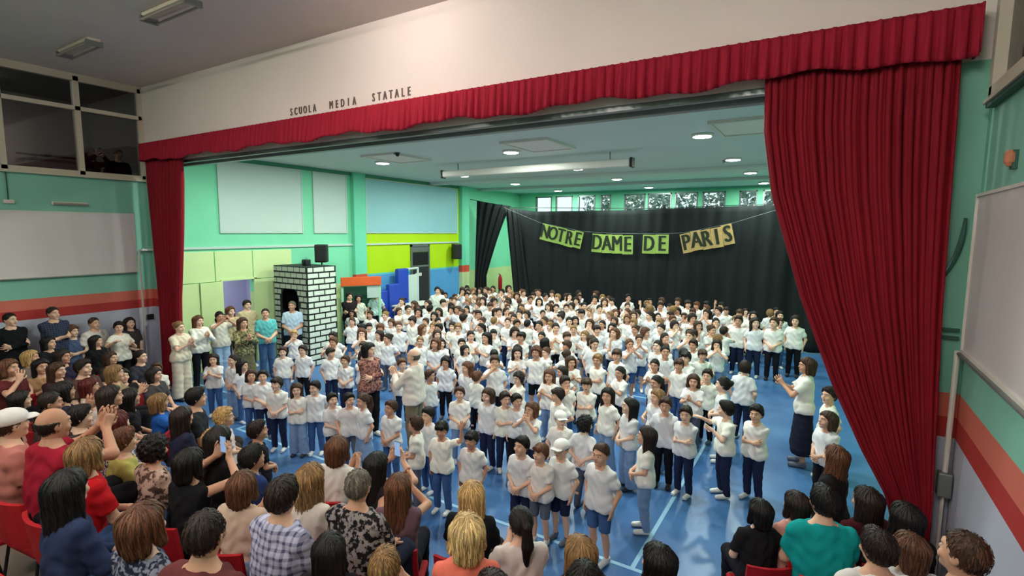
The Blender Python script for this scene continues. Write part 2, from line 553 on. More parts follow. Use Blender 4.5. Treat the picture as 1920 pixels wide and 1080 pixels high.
# whiteboards of the hall
def wboard(x, s, y0, y1, z0, z1, lab):
    w = empty('whiteboard', (x, (y0 + y1) / 2, z0))
    tag(w, lab, 'whiteboard')
    h, H = (y1 - y0) / 2, z1 - z0
    xx = lambda a, b: (min(a * s, b * s), max(a * s, b * s))
    a, b = xx(0, .03)
    MB().box((a, -h, 0), (b, h, H)).build('sheet', M['white_board'], w)
    a, b = xx(0, .045)
    fr = MB()
    for lo_, hi_ in (((a, -h - .025, -.025), (b, h + .025, 0)), ((a, -h - .025, H), (b, h + .025, H + .025)), ((a, -h - .025, 0), (b, -h, H)), ((a, h, 0), (b, h + .025, H))):
        fr.box(lo_, hi_)
    fr.build('frame', M['white_paint'], w)
    a, b = xx(0, .07)
    MB().bbox((a, -h, -.05), (b, h, -.026), .005).build('tray', M['metal_grey'], w)


wboard(XL, 1, 2.2, 5.50, 2.66, 3.91, 'wide white board on the left wall above standing adults')
wboard(XR, -1, 1.6, 5.72, 2.64, 3.93, 'white board on the right wall beside the red curtain')

# small fittings on the left wall of the hall
t1 = empty('wall_lamp', (XL, 4.40, 4.06)); tag(t1, 'short white tube lamp above the left white board', 'lamp')
MB().bbox((0, -.30, 0), (.06, .30, .07), .01).build('housing', M['white_paint'], t1)
MB().tube([(.09, -.28, .03), (.09, .28, .03)], .02).build('tube', M['lamp_off'], t1)
t2 = empty('junction_box', (XL, 3.47, 4.06)); tag(t2, 'small white box with cable above left white board', 'box')
MB().bbox((0, -.08, 0), (.06, .08, .07), .01).build('housing', M['white_paint'], t2)
MB().tube([(.02, 0, .07), (.02, 0, .62)], .01).build('cable', M['dark_green'], t2)
t3 = empty('wall_pole', (XL + .05, 5.55, 0)); tag(t3, 'thin white vertical pole on the left wall before the curtain', 'pole')
MB().tube([(.05, 0, 0), (.05, 0, 3.12)], .022).build('pole', M['white_paint'], t3)
MB().tube([(.05, 0, 3.12), (.05, .28, 3.12)], .018).build('arm', M['white_paint'], t3)
t4 = empty('wall_socket', (XL, 5.72, 1.52)); tag(t4, 'black socket on the lilac strip of the left wall', 'socket')
MB().bbox((0, -.07, 0), (.04, .07, .12), .01).build('plate', M['black_plastic'], t4)
MB().tube([(.035, 0, .06), (.06, 0, .06)], .03).build('outlet', M['black_plastic'], t4)

# fittings near the right jamb
p1 = empty('downpipe', (XR - .06, 5.74, 1.45)); tag(p1, 'white plastic conduit running down to a grey box by right curtain', 'pipe')
MB().tube([(0, 0, .05), (0, 0, 1.17)], .022, 10).build('pipe', M['white_paint'], p1)
MB().bbox((-.05, -.06, -.14), (.05, .04, .08), .012).build('box', M['metal_grey'], p1)
MB().tube([(0, 0, -.14), (0, 0, -1.2)], .015).build('lower_pipe', M['white_paint'], p1)
p2 = empty('wall_bracket', (.97, YP, 2.70)); tag(p2, 'pair of dark green bracket bars on the jamb by right curtain', 'bracket')
MB().box((-.09, -.03, 0), (.05, 0, .03)).build('bar', M['dark_green'], p2)
MB().box((-.09, -.03, .07), (.05, 0, .10)).build('bar', M['dark_green'], p2)
pts = []
for i in range(9):
    t = i / 8
    pts.append((.98 - .10 * t ** 2.2, YP - .03, 3.76 - .50 * t))
tag(MB().tube(pts, [.012 + .010 * math.sin(PI * i / 8) for i in range(9)], 8).build('curtain_hook', M['dark_green'], smooth=True), 'dark curved tie-back hook beside the right red curtain', 'hook')
sc = empty('wall_sconce', (XR, 4.90, 4.14)); tag(sc, 'small orange wall fitting on the right wall', 'fitting')
MB().lathe((-.035, 0, 0), [(.018, -.05), (.035, -.02), (.035, .04), (.018, .06)], 16).build('cover', mat('orange_fitting', srgb(196, 122, 92), .5), sc)
MB().box((-.03, -.03, -.07), (0, .03, .06)).build('base', M['dark_green'], sc)

# hall ceiling battens: the two far ones unlit, the nearer ones lit, rearmost row added
def batten(x, y, lit, lab):
    b = empty('ceiling_batten', (x, y, ZC)); tag(b, lab, 'light', 'fluorescent battens of the hall ceiling')
    MB().bbox((-.62, -.09, -.05), (.62, .09, 0), .01).build('housing', M['frame_cream'], b)
    for s in (-1, 1):
        MB().tube([(-.58, s * .10, -.10), (.58, s * .10, -.10)], .018, 8).build('tube', M['lamp_on'] if lit == 'both' or (lit == 'one' and s > 0) else M['lamp_off'], b)
        MB().bbox((s * .60 - .02, -.12, -.125), (s * .60 + .02, .12, -.04), .005).build('end_cap', M['metal_grey'], b)


batten(-11.15, 4.0, None, 'unlit fluorescent batten on hall ceiling nearest the gallery windows')
batten(-8.1, 4.0, None, 'unlit fluorescent batten cut by the top edge of the picture')
batten(-5.05, 4.0, 'one', 'lit fluorescent batten on the hall ceiling before the beam')
batten(-2.0, 4.0, None, 'unlit fluorescent batten on hall ceiling near the right wall')
batten(-8.1, .6, 'both', 'lit fluorescent batten above the left rear seats')
batten(-4.0, .2, 'both', 'lit fluorescent batten above the rear seats near the camera')
batten(-.9, .2, 'both', 'lit fluorescent batten above the rear seats by the right wall')
batten(-8.1, -2.2, 'both', 'added lit fluorescent batten at the unseen back of the hall, left')  # unseen row of three, added so light reaches faces from the front
batten(-4.0, -2.2, 'both', 'added lit fluorescent batten at the unseen back of the hall, middle')
batten(-.9, -2.2, 'both', 'added lit fluorescent batten at the unseen back of the hall, right')
gl_ = empty('gallery_fill_lamp', (XL - 1.7, 3.4, 6.75)); tag(gl_, 'added round fill lamp on the gallery ceiling', 'lamp')  # added lamp that lifts the dark gallery interior behind the glass
MB().lathe((0, 0, 0), [(.16, 0), (.16, -.04), (.10, -.08)], 20).build('shade', M['lamp_fill'], gl_, True)
MB().lathe((0, 0, 0), [(.18, 0), (.18, -.015)], 20).build('rim', M['white_paint'], gl_)

# stage downlights
DL = [(x, y) for y in (10.35, 14.0, 17.3, 21.0) for x in (-10.45, -6.37, -2.16)] + [(-10.45, 7.2), (-6.37, 7.2), (-2.16, 7.2)]
COLN = ['left', 'middle', 'right']
ROWN = {10.35: 'second', 14.0: 'third', 17.3: 'fourth', 21.0: 'fifth', 7.2: 'first'}
for i, (x, y) in enumerate(DL):
    d = empty('downlight', (x, y, ZS))
    tag(d, 'round stage downlight, %s column, %s row from the curtain rail' % (COLN[i % 3], ROWN[y]), 'light', 'round stage downlights')
    MB().lathe((0, 0, 0), [(.20, 0), (.20, -.03), (.17, -.05), (.17, -.045)], 24).build('rim', M['white_paint'], d, True)
    MB().lathe((0, 0, 0), [(.165, -.045), (.165, -.055), (.10, -.065)], 24).build('diffuser', M['disc_on'], d, True)
    l = bpy.data.lights.new('downlight_light', 'AREA')
    l.shape = 'DISK'; l.size = .34; l.energy = STAGE_POWER; l.color = STAGE_COL
    obj('downlight_light', l, d, (0, 0, -.075))

# skylight panels beside the second row of downlights
for i, x in enumerate((-9.5, -5.4, -1.3)):
    s = empty('skylight', (x, 9.9, ZS)); tag(s, 'square white skylight panel in the stage ceiling, %s of three' % COLN[i], 'skylight', 'stage skylights')
    fr = MB().box((-.55, -.7, -.05), (-.49, .7, 0)).box((.49, -.7, -.05), (.55, .7, 0)).box((-.49, -.7, -.05), (.49, -.64, 0)).box((-.49, .64, -.05), (.49, .7, 0))
    fr.build('frame', M['white_paint'], s)
    MB().bbox((-.49, -.64, -.03), (.49, .64, -.005), .01).build('panel', M['beam'], s)

# projection screen casing hung under the stage ceiling
pc = empty('screen_casing', (-6.65, 11.6, ZS)); tag(pc, 'long white projection screen casing under the stage ceiling', 'screen')
MB().bbox((-2.7, -.09, -.36), (2.7, .09, -.18), .04, 3).build('housing', M['white_paint'], pc)
for s in (-1, 1):
    MB().bbox((s * 2.73 - .03, -.10, -.38), (s * 2.73 + .03, .10, -.16), .01).build('end_cap', M['black_plastic'], pc)
    MB().tube([(s * 2.2, 0, -.19), (s * 2.2, 0, 0)], .015).build('hanger', M['metal_grey'], pc)
for x, y, n in ((-8.9, 9.3, 'black'), (-2.4, 14.3, 'grey')):
    s = empty('ceiling_sensor', (x, y, ZS)); tag(s, 'small %s round sensor on the stage ceiling' % n, 'sensor')
    MB().lathe((0, 0, 0), [(.05, 0), (.05, -.05), (.03, -.09)], 14).build('body', M['black_plastic'] if n == 'black' else M['metal_grey'], s)
    MB().lathe((0, 0, 0), [(.07, 0), (.07, -.012)], 14).build('base', M['metal_grey'], s)

# ------------------------------------------------------------------ curtains
def cloth_grid(name, fn, nu, nv, matr, parent=None, thick=.012):
    vs = [fn(i / nu, j / nv) for j in range(nv + 1) for i in range(nu + 1)]
    fs = [(j * (nu + 1) + i, j * (nu + 1) + i + 1, (j + 1) * (nu + 1) + i + 1, (j + 1) * (nu + 1) + i) for j in range(nv) for i in range(nu)]
    o = MB().add(vs, fs).build(name, matr, parent, True)
    if thick:
        mdf = o.modifiers.new('thickness', 'SOLIDIFY')
        mdf.thickness = thick
    return o


def lerp(a, b, t):
    return a + (b - a) * t


def interp(tab, z):
    for (za, xa), (zb, xb) in zip(tab, tab[1:]):
        if za >= z >= zb:
            return lerp(xa, xb, (za - z) / (za - zb))
    return tab[-1][1] if z < tab[-1][0] else tab[0][1]


def drape(left, right, y, ztop, zbot, npl, amp, seed):
    r = random.Random(seed)
    ph = [r.uniform(0, 6.28) for _ in range(6)]
    def fn(u, v):
        z = lerp(ztop, zbot, v)
        xl, xr = interp(left, z), interp(right, z)
        w = (xr - xl)
        uu = u + .006 * math.sin(u * 31 + ph[0])
        x = lerp(xl, xr, uu)
        a = amp * (0.5 + .5 * min(1, (ztop - z) / .5)) * (.75 + .35 * math.sin(u * 17 + ph[1]))
        th = 2 * PI * npl * (u + .012 * math.sin(9 * u + ph[2] + v * .6))
        yy = y + a * math.sin(th) + .35 * a * math.sin(2.7 * th + ph[3]) + .012 * math.sin(5 * v + 8 * u + ph[4])
        x += .25 * a * math.cos(th) * min(1, w)
        return (x, yy, z)
    return fn


rc = cloth_grid('stage_curtain', drape([(5.2, -.64), (4.6, -.62), (4.0, -.52), (3.0, -.21), (2.2, .10), (1.6, .38), (1.2, .60), (.9, .68), (.05, .66)],
                                       [(5.2, .82), (3.0, .86), (1.2, .93), (.9, .92), (.05, .95)], YP - .12, 5.12, .06, 24, .052, 3), 300, 60, M['velvet'])
tag(rc, 'wide crimson stage curtain swept aside at right of the stage', 'curtain')
lc = cloth_grid('stage_curtain', drape([(5.2, -13.0), (1.4, -12.86), (.05, -12.86)], [(5.2, -11.52), (3.5, -11.75), (2.1, -11.98), (.05, -12.1)], YP - .10, 5.12, .06, 14, .05, 5), 180, 40, M['velvet'])
tag(lc, 'narrow crimson stage curtain hanging at left of the stage', 'curtain')
r_ = random.Random(2)
ph = [r_.uniform(0, 6.28) for _ in range(8)]


def val(u, v):
    x = lerp(-13.02, .92, u)
    s = x * 1.0
    a = .010 + .030 * v
    th = 2 * PI * x / .115 + 1.3 * math.sin(x * 1.9 + ph[0])
    sag = .035 * math.sin(x * 3.1 + ph[1]) + .02 * math.sin(x * 9.3 + ph[2]) + .012 * math.sin(th)
    z = 5.450 - v * (.385 + sag * .8)
    y = YP - .20 - a * math.sin(th) - .012 * math.sin(th * 2.3 + ph[3]) - .03 * v
    return (x, y, z)


va = cloth_grid('valance', val, 900, 10, M['velvet_dark'], None, .01)
tag(va, 'long gathered crimson valance running along the beam', 'valance')
vb = MB().bbox((-13.02, YP - .20, 5.43), (.93, YP - .005, 5.455), .005).bbox((.915, YP - .24, 5.07), (.935, YP - .005, 5.453), .005).bbox((-13.03, YP - .24, 5.07), (-13.01, YP - .005, 5.453), .005)
vb.build('pelmet_board', M['velvet_dark'], va)

# black cloth at the back of the stage
def black(u, v):
    x = lerp(-10.9, .9, u)
    top = 4.52 - .14 * min(1, (x + 10.9) / 1.0) + .11 * max(0, (x + 6) / 5)
    z = lerp(top, .02, v)
    y = 17.95 + .05 * math.sin(x * 5.2 + .8 * math.sin(x)) * (.3 + v) + .03 * math.sin(x * 13.1 + 2 * v) + .02 * math.sin(3 * x + 5 * v)
    return (x, y, z)


bc = cloth_grid('backdrop_curtain', black, 260, 24, M['black_cloth'])
tag(bc, 'wide black cloth backdrop hung behind the children', 'curtain')


def black2(u, v):
    z = lerp(4.86, .02, v)
    x0 = lerp(-12.75, -12.95, v)
    x1 = lerp(-10.95, -12.2, min(1, v * 1.6) ** .8)
    x = lerp(x0, x1, u)
    y = 18.0 + .06 * math.sin(u * 30 + v) - .1 * (1 - v) * u
    return (x, y, lerp(z, z - .26 * u * (1 - v), 1))


tag(cloth_grid('backdrop_curtain', black2, 70, 24, M['black_cloth']), 'black side drape at the left end of the backdrop', 'curtain')


def black3(u, v):
    z = lerp(4.5, .02, v)
    x0 = lerp(-11.2, -10.7, v)
    x1 = lerp(-10.6, -9.9, v)
    x = lerp(x0, x1, u)
    return (x, 17.8 + .06 * math.sin(u * 18 + 2 * v), z)


tag(cloth_grid('backdrop_curtain', black3, 40, 24, M['black_cloth']), 'gathered black drape hanging beside the gap in the backdrop', 'curtain')
wr = MB().tube([(XL + .2, 18.0, 4.93), (-11, 17.98, 4.55), (-5, 17.98, 4.42), (1.6, 17.98, 4.6)], .012)
tag(wr.build('hanging_wire', M['black_plastic']), 'thin wire carrying the black backdrop', 'wire')
ex = empty('fire_extinguisher', (-11.95, 18.6, .0)); tag(ex, 'red fire extinguisher seen in the gap of the backdrop', 'extinguisher')
MB().lathe((0, 0, 1.1), [(.07, 0), (.09, .03), (.09, .5), (.05, .6), (.03, .66)], 16).build('cylinder', mat('extinguisher_red', srgb(170, 30, 40), .4), ex, True)
MB().tube([(0, 0, 1.74), (0, -.1, 1.80)], .015).build('lever', M['black_plastic'], ex)
MB().bbox((-.06, -.06, 0), (.06, .06, 1.11), .01).build('stand', M['metal_grey'], ex)

# ------------------------------------------------------------------ banner
M['card_green'] = mat('green_gold_card', srgb(150, 178, 84), .45, .5, .45, 26)
M['card_gold'] = mat('gold_card', srgb(184, 152, 96), .45, .5, .45, 26)
M['letter_dark'] = mat('dark_letter', srgb(30, 40, 26), .6)
YBN = 17.62
ban = empty('banner', (-6.1, YBN, 3.4))
tag(ban, 'paper letter banner reading NOTRE DAME DE PARIS strung before backdrop', 'banner')
strpts = [(-11.15, 4.54), (-9.5, 3.93), (-7.75, 3.62), (-6.6, 3.56), (-5.0, 3.56), (-4.1, 3.60), (-2.6, 3.93), (-1.4, 4.32), (-.2, 4.6)]
MB().tube([(-11.25 + 6.1, .20, 4.56 - 3.4)] + [(x + 6.1, 0.02, z - 3.4) for x, z in strpts] + [(.3 + 6.1, .36, 4.62 - 3.4)], .006, 6).build('string', M['metal_grey'], ban)


def word(s, xa, za, xb, zb, hgt, m):
    n = len(s)
    ang = math.atan2(zb - za, xb - xa)
    wdt = math.hypot(xb - xa, zb - za) / n
    me_c = MB().box((-wdt * .5, -.006, -hgt / 2), (wdt * .5, .006, hgt / 2)).mesh('letter_card', m)
    for i, ch in enumerate(s):
        t = (i + .5) / n
        x, z = lerp(xa, xb, t), lerp(za, zb, t) - hgt / 2
        c = obj('letter_card', me_c, ban, (x + 6.1, -.008 * (i % 2) + .006 * rnd.random(), z - 3.4 + .02 * rnd.uniform(-1, 1)), (0, -ang + rnd.uniform(-.04, .04), 0))
        me = text_mesh(ch, hgt * 1.15, .006, 'letter', M['letter_dark'])
        o = obj('letter', me, c, (0, -.011, 0), (PI / 2, 0, 0))
        o.scale = (.70, 1, 1)


word('NOTRE', -9.46, 3.92, -7.76, 3.58, .62, M['card_green'])
word('DAME', -7.36, 3.52, -5.83, 3.50, .66, M['card_green'])
word('DE', -5.49, 3.52, -4.60, 3.53, .64, M['card_green'])
word('PARIS', -4.18, 3.55, -2.60, 3.90, .64, M['card_gold'])

# ------------------------------------------------------------------ things along the left of the stage
# castle tower of painted board
TX0, TX1, TY0, TY1, TH = -12.86, -11.46, 8.6, 9.52, 2.64
tw = empty('castle_tower', (TX1, TY0, 0))
tag(tw, 'painted castle tower set piece with white bricks and dark arch', 'tower')
M['mortar'] = mat('black_tower_paint', srgb(30, 36, 34), .7)
M['brick_w'] = mat('white_brick_paint', srgb(214, 222, 208), .65, .2, .15, 9)
M['brick_g'] = mat('grey_brick_paint', srgb(168, 176, 160), .65, .2, .15, 9)
w, dp = TX1 - TX0, TY1 - TY0
# shell: front wall with an arched opening
ax0, ax1, az = -w * .80, -w * .28, 1.75
sh = MB()
sh.box((-w, 0, 0), (ax0, .04, TH)).box((ax1, 0, 0), (0, .04, TH))
na = 14
r = (ax1 - ax0) / 2
cx = (ax0 + ax1) / 2
vs, fs = [], []
for i in range(na + 1):
    t = PI - PI * i / na
    x, z = cx + r * math.cos(t), az + r * .95 * math.sin(t)
    vs += [(x, 0, z), (x, 0, TH), (x, .04, z), (x, .04, TH)]
for i in range(na):
    a = i * 4
    fs += [(a, a + 4, a + 5, a + 1), (a + 2, a + 3, a + 7, a + 6), (a, a + 2, a + 6, a + 4), (a + 1, a + 5, a + 7, a + 3)]
sh.add(vs, fs)
sh.box((-.04, .04, 0), (0, dp, TH)).box((-w, .04, 0), (-w + .04, dp, TH)).box((-w + .04, dp - .04, 0), (-.04, dp, TH)).box((-w + .04, .04, TH - .03), (-.04, dp - .04, TH))
sh.build('shell', M['mortar'], tw)
BH = .155
rows = int(TH / BH)
bricks = {}


def brick(wd, face, u, z, m):
    key = (round(wd, 2), face, m.name)
    if key not in bricks:
        if face == 'x':
            bricks[key] = MB().box((0, -wd / 2, -BH * .36), (.012, wd / 2, BH * .36)).mesh('brick', m)
        else:
            bricks[key] = MB().box((-wd / 2, -.012, -BH * .36), (wd / 2, 0, BH * .36)).mesh('brick', m)
    obj('brick', bricks[key], tw, (0, u, z) if face == 'x' else (u, 0, z))


for j in range(rows):
    z = (j + .5) * TH / rows
    off = 0 if j % 2 else .17
    x = -off
    u = .02 - off
    while u < dp - .02:
        a, b = max(u, .02), min(u + .31, dp - .02)
        if b - a > .06:
            brick(b - a, 'x', (a + b) / 2, z, M['brick_w'])
        u += .35
    u = -w + .02 - (off * .7)
    while u < -.02:
        a, b = max(u, -w + .02), min(u + .21, -.03)
        hw = r if z < az else (math.sqrt(max(0, 1 - ((z - az) / (r * .95)) ** 2)) * r if z < az + r * .95 else 0)
        l_, r2 = cx - hw - .05, cx + hw + .05
        segs = [(a, b)] if hw == 0 else [(a, min(b, l_)), (max(a, r2), b)]
        for a2, b2 in segs:
            if b2 - a2 > .05:
                brick(b2 - a2, 'y', (a2 + b2) / 2, z, M['brick_g'])
        u += .245

# loudspeakers
def speaker(x, y, z, wd, hh, rz, lab, stand=None):
    s = empty('loudspeaker', (x, y, z), rz)
    tag(s, lab, 'speaker')
    MB().bbox((-wd / 2, -.15, 0), (wd / 2, .17, hh), .03).build('cabinet', M['black_plastic'], s)
    MB().bbox((-wd / 2 + .03, -.165, .03), (wd / 2 - .03, -.149, hh - .03), .006).build('grille', M['grille'], s)
    MB().tube([(0, .16, hh * .6), (0, .34, hh * .6)], .025).build('bracket', M['metal_grey'], s)
    if stand:
        MB().tube([(0, 0, 0), (0, 0, -stand)], .02).build('pole', M['black_plastic'], s)
        for a in (0, 2.1, 4.2):
            MB().tube([(0, 0, -stand + .6), (.4 * math.cos(a), .4 * math.sin(a), -stand + .02)], .015).build('leg', M['black_plastic'], s)


speaker(-12.66, 10.02, 2.66, .34, .52, math.radians(40), 'black loudspeaker on a pole behind the castle tower', 2.66)
speaker(-12.98, 16.9, 2.45, .34, .62, math.radians(60), 'black loudspeaker mounted on the lime wall beside the pillar')
pj_ = empty('stage_spotlight', (-12.0, 9.0, TH)); tag(pj_, 'small black spotlight standing on top of the castle tower', 'spotlight')
MB().bbox((-.09, -.08, .02), (.09, .08, .17), .015).build('housing', M['black_plastic'], pj_)
MB().tube([(0, -.08, .1), (0, -.11, .1)], .05).build('lens', M['grille'], pj_)
MB().box((-.1, -.06, 0), (.1, .06, .02)).build('base', M['black_plastic'], pj_)

# puppet booth with orange header
bt = empty('puppet_booth', (-12.55, 11.4, 0), math.radians(58)); tag(bt, 'small stall with orange header board and pale posts beyond tower', 'stall')
M['orange'] = mat('orange_board', srgb(224, 96, 44), .6)
M['post'] = mat('pale_green_post', srgb(170, 214, 180), .6)
MB().bbox((-.62, -.06, 1.86), (.62, 0, 2.14), .01).build('header', M['orange'], bt)
for s in (-.58, .58):
    MB().bbox((s - .04, 0, 0), (s + .04, .06, 2.1), .008).build('post', M['post'], bt)
MB().bbox((.18, .0, 1.45), (.54, .05, 1.86), .01).build('side_board', M['pale_panel'], bt)
MB().bbox((-.54, .45, 0), (.54, .5, 1.8), .01).build('back_board', mat('dark_green_board', srgb(40, 84, 64), .7), bt)

# blue gym mats and grey frame against the wall
mtm = mat('blue_mat_vinyl', srgb(34, 66, 170), .5, .4, .1, 4)
for i, (y, h, dx, lab) in enumerate(((12.75, 1.55, .15, 'shortest dark blue gym mat leaning on the wall'), (13.15, 1.75, .3, 'middle dark blue gym mat leaning on the wall'),
                                      (13.7, 2.25, .12, 'tall upright dark blue gym mat beside grey frame'))):
    g_ = empty('gym_mat', (XL + .25 + dx * .5, y, 0)); tag(g_, lab, 'mat', 'blue gym mats')
    MB().bbox((-.1, -.26, 0), (.1, .26, h), .04, 3).build('pad', mtm, g_, True)
    MB().box((.1, -.12, h * .5), (.115, .12, h * .5 + .05)).build('handle', M['black_plastic'], g_)
fr_ = empty('metal_frame', (XL + .35, 14.2, 0)); tag(fr_, 'pale grey upright frame beside the dark glazed door', 'frame')
for y in (-.3, .3):
    MB().tube([(0, y, 0), (0, y, 2.25)], .04, 10).build('post', M['pale_panel'], fr_)
MB().tube([(0, -.3, 2.22), (0, .3, 2.22)], .04, 10).build('crossbar', M['pale_panel'], fr_)
MB().bbox((-.02, -.26, .4), (.02, .26, 2.0), .01).build('sheet', M['pale_panel'], fr_)
tb = empty('folding_table', (-12.3, 13.6, 0)); tag(tb, 'white table with dark bags in front of the gym mats', 'table')
MB().bbox((-.35, -.8, 1.0), (.35, .8, 1.05), .01).build('table_top', M['white_paint'], tb)
for sx in (-.3, .3):
    for sy in (-.7, .7):
        MB().tube([(sx, sy, 0), (sx, sy, 1.0)], .02).build('leg', M['metal_grey'], tb)

# trees and daylight outside the far windows
tr_m = mat('dusk_foliage', srgb(140, 164, 146), .9, .1, .5, 3)
tk_m = mat('bark', srgb(70, 60, 52), .9, .1, .3, 10)
ro = random.Random(9)
for i, (x, y, s) in enumerate(((-11.6, 31, 1.5), (-8.2, 30, 1.7), (-4.7, 31, 1.6), (-1.2, 30, 1.6))):
    t = empty('tree', (x, y, -1)); tag(t, 'leafy tree outside the far windows, %s from left' % ['first', 'second', 'third', 'fourth'][i], 'tree', 'trees outside the far windows')
    MB().tube([(0, 0, 0), (.1, 0, 3), (0, .1, 6.2)], [.25, .2, .1], 8).build('trunk', tk_m, t)
    lf = MB()
    for k in range(1500):
        a, b, c_ = ro.gauss(0, 1), ro.gauss(0, 1), ro.gauss(0, 1)
        n_ = math.sqrt(a * a + b * b + c_ * c_) or 1
        q = ro.random() ** .4
        p = Vector((a / n_ * q * 1.35 * s, b / n_ * q * s, 6.3 + c_ / n_ * q * 1.35 * s))
        d1_, d2_ = Vector((ro.uniform(-1, 1), ro.uniform(-1, 1), ro.uniform(-1, 1))).normalized() * .16, Vector((ro.uniform(-1, 1), ro.uniform(-1, 1), ro.uniform(-1, 1))).normalized() * .09
        lf.add([p - d1_, p + d2_, p + d1_, p - d2_], [(0, 1, 2, 3)])
    c_ = lf.build('crown', tr_m, t)
    c_['kind'] = 'stuff'
struct(MB().box((-40, YB + .3, -1.2), (30, 60, -1)).build('ground_outside', mat('outside_ground', srgb(110, 120, 100), .9)))
# ------------------------------------------------------------------ people: smooth bodies grown from distance fields
class Field:
    def __init__(s, lo, hi, h):
        s.h = h
        s.lo = np.array(lo, np.float32)
        n = np.ceil((np.array(hi) - s.lo) / h).astype(int) + 1
        s.ax = [s.lo[i] + h * np.arange(n[i], dtype=np.float32) for i in range(3)]
        s.D = np.full(tuple(n), 1.0, np.float32)

    def sub(s, lo, hi):
        sl = []
        for i in range(3):
            a = max(0, int((lo[i] - s.lo[i]) / s.h) - 1)
            b = min(len(s.ax[i]), int((hi[i] - s.lo[i]) / s.h) + 3)
            if b <= a:
                return None
            sl.append(slice(a, b))
        X, Y, Z = np.meshgrid(s.ax[0][sl[0]], s.ax[1][sl[1]], s.ax[2][sl[2]], indexing='ij', sparse=True)
        return tuple(sl), X, Y, Z

    def mix(s, sl, d, k, minus=False):
        D = s.D[sl]
        if minus:
            h = np.maximum(k - np.abs(-D - d), 0) / k
            s.D[sl] = -(np.minimum(-D, d) - h * h * k * .25)
        else:
            h = np.maximum(k - np.abs(D - d), 0) / k
            s.D[sl] = np.minimum(D, d) - h * h * k * .25

    def cap(s, a, b, ra, rb, k=.03, minus=False):
        a = np.array(a, np.float32); b = np.array(b, np.float32)
        R = max(ra, rb) + k + 2 * s.h
        q = s.sub(np.minimum(a, b) - R, np.maximum(a, b) + R)
        if q is None:
            return s
        sl, X, Y, Z = q
        ab = b - a
        t = ((X - a[0]) * ab[0] + (Y - a[1]) * ab[1] + (Z - a[2]) * ab[2]) / max(1e-9, float(ab @ ab))
        t = np.clip(t, 0, 1)
        d = np.sqrt((X - a[0] - t * ab[0]) ** 2 + (Y - a[1] - t * ab[1]) ** 2 + (Z - a[2] - t * ab[2]) ** 2) - (ra + t * (rb - ra))
        s.mix(sl, d, k, minus)
        return s

    def ell(s, c, r, k=.03, minus=False):
        R = max(r) + k + 2 * s.h
        q = s.sub([c[i] - R for i in range(3)], [c[i] + R for i in range(3)])
        if q is None:
            return s
        sl, X, Y, Z = q
        x, y, z = X - c[0], Y - c[1], Z - c[2]
        k0 = np.sqrt((x / r[0]) ** 2 + (y / r[1]) ** 2 + (z / r[2]) ** 2)
        k1 = np.sqrt((x / r[0] ** 2) ** 2 + (y / r[1] ** 2) ** 2 + (z / r[2] ** 2) ** 2) + 1e-6
        s.mix(sl, k0 * (k0 - 1) / k1, k, minus)
        return s

    def grid(s):
        return np.meshgrid(*s.ax, indexing='ij', sparse=True)

    def keep(s, fn):
        """keep only where fn < 0"""
        s.D = np.maximum(s.D, fn(*s.grid()).astype(np.float32))
        return s

    def ripple(s, fn):
        near = np.abs(s.D) < .05
        X, Y, Z = s.grid()
        s.D = s.D + np.where(near, fn(X, Y, Z), 0).astype(np.float32)
        return s

    def net(s):
        D = s.D
        I = D < 0
        n0, n1, n2 = D.shape
        cnt = np.zeros((n0 - 1, n1 - 1, n2 - 1), np.int8)
        for a in (0, 1):
            for b in (0, 1):
                for c in (0, 1):
                    cnt += I[a:n0 - 1 + a, b:n1 - 1 + b, c:n2 - 1 + c]
        cells = np.argwhere((cnt > 0) & (cnt < 8))
        if len(cells) == 0:
            return np.zeros((0, 3)), np.zeros((0, 4), int)
        idx = -np.ones(cnt.shape, np.int64)
        idx[cells[:, 0], cells[:, 1], cells[:, 2]] = np.arange(len(cells))
        acc = np.zeros((len(cells), 3)); num = np.zeros(len(cells))
        cor = [(a, b, c) for a in (0, 1) for b in (0, 1) for c in (0, 1)]
        val = {c: D[cells[:, 0] + c[0], cells[:, 1] + c[1], cells[:, 2] + c[2]].astype(float) for c in cor}
        for c in cor:
            for ax in range(3):
                if c[ax] == 0:
                    e = list(c); e[ax] = 1; e = tuple(e)
                    va, vb = val[c], val[e]
                    m = (va < 0) != (vb < 0)
                    t = np.where(m, va / np.where(m, va - vb, 1), 0)
                    p = np.array(c, float) + 0
                    pos = np.repeat(p[None], len(cells), 0)
                    pos[:, ax] += t
                    acc += np.where(m[:, None], pos, 0); num += m
        V = s.lo + s.h * (cells + acc / num[:, None])
        F = []
        for ax in range(3):
            o1, o2 = [(1, 2), (2, 0), (0, 1)][ax]
            A = I; sl0 = [slice(None)] * 3; sl1 = [slice(None)] * 3
            sl0[ax] = slice(0, -1); sl1[ax] = slice(1, None)
            ch = A[tuple(sl0)] != A[tuple(sl1)]
            e = np.argwhere(ch)
            ok = (e[:, o1] > 0) & (e[:, o2] > 0) & (e[:, o1] < D.shape[o1] - 1) & (e[:, o2] < D.shape[o2] - 1)
            e = e[ok]
            fl = A[e[:, 0], e[:, 1], e[:, 2]]
            def at(d1, d2):
                q = e.copy(); q[:, o1] += d1; q[:, o2] += d2
                return idx[q[:, 0], q[:, 1], q[:, 2]]
            quad = np.stack([at(-1, -1), at(0, -1), at(0, 0), at(-1, 0)], 1)
            quad[~fl] = quad[~fl][:, ::-1]
            F.append(quad)
        return V, np.concatenate(F)


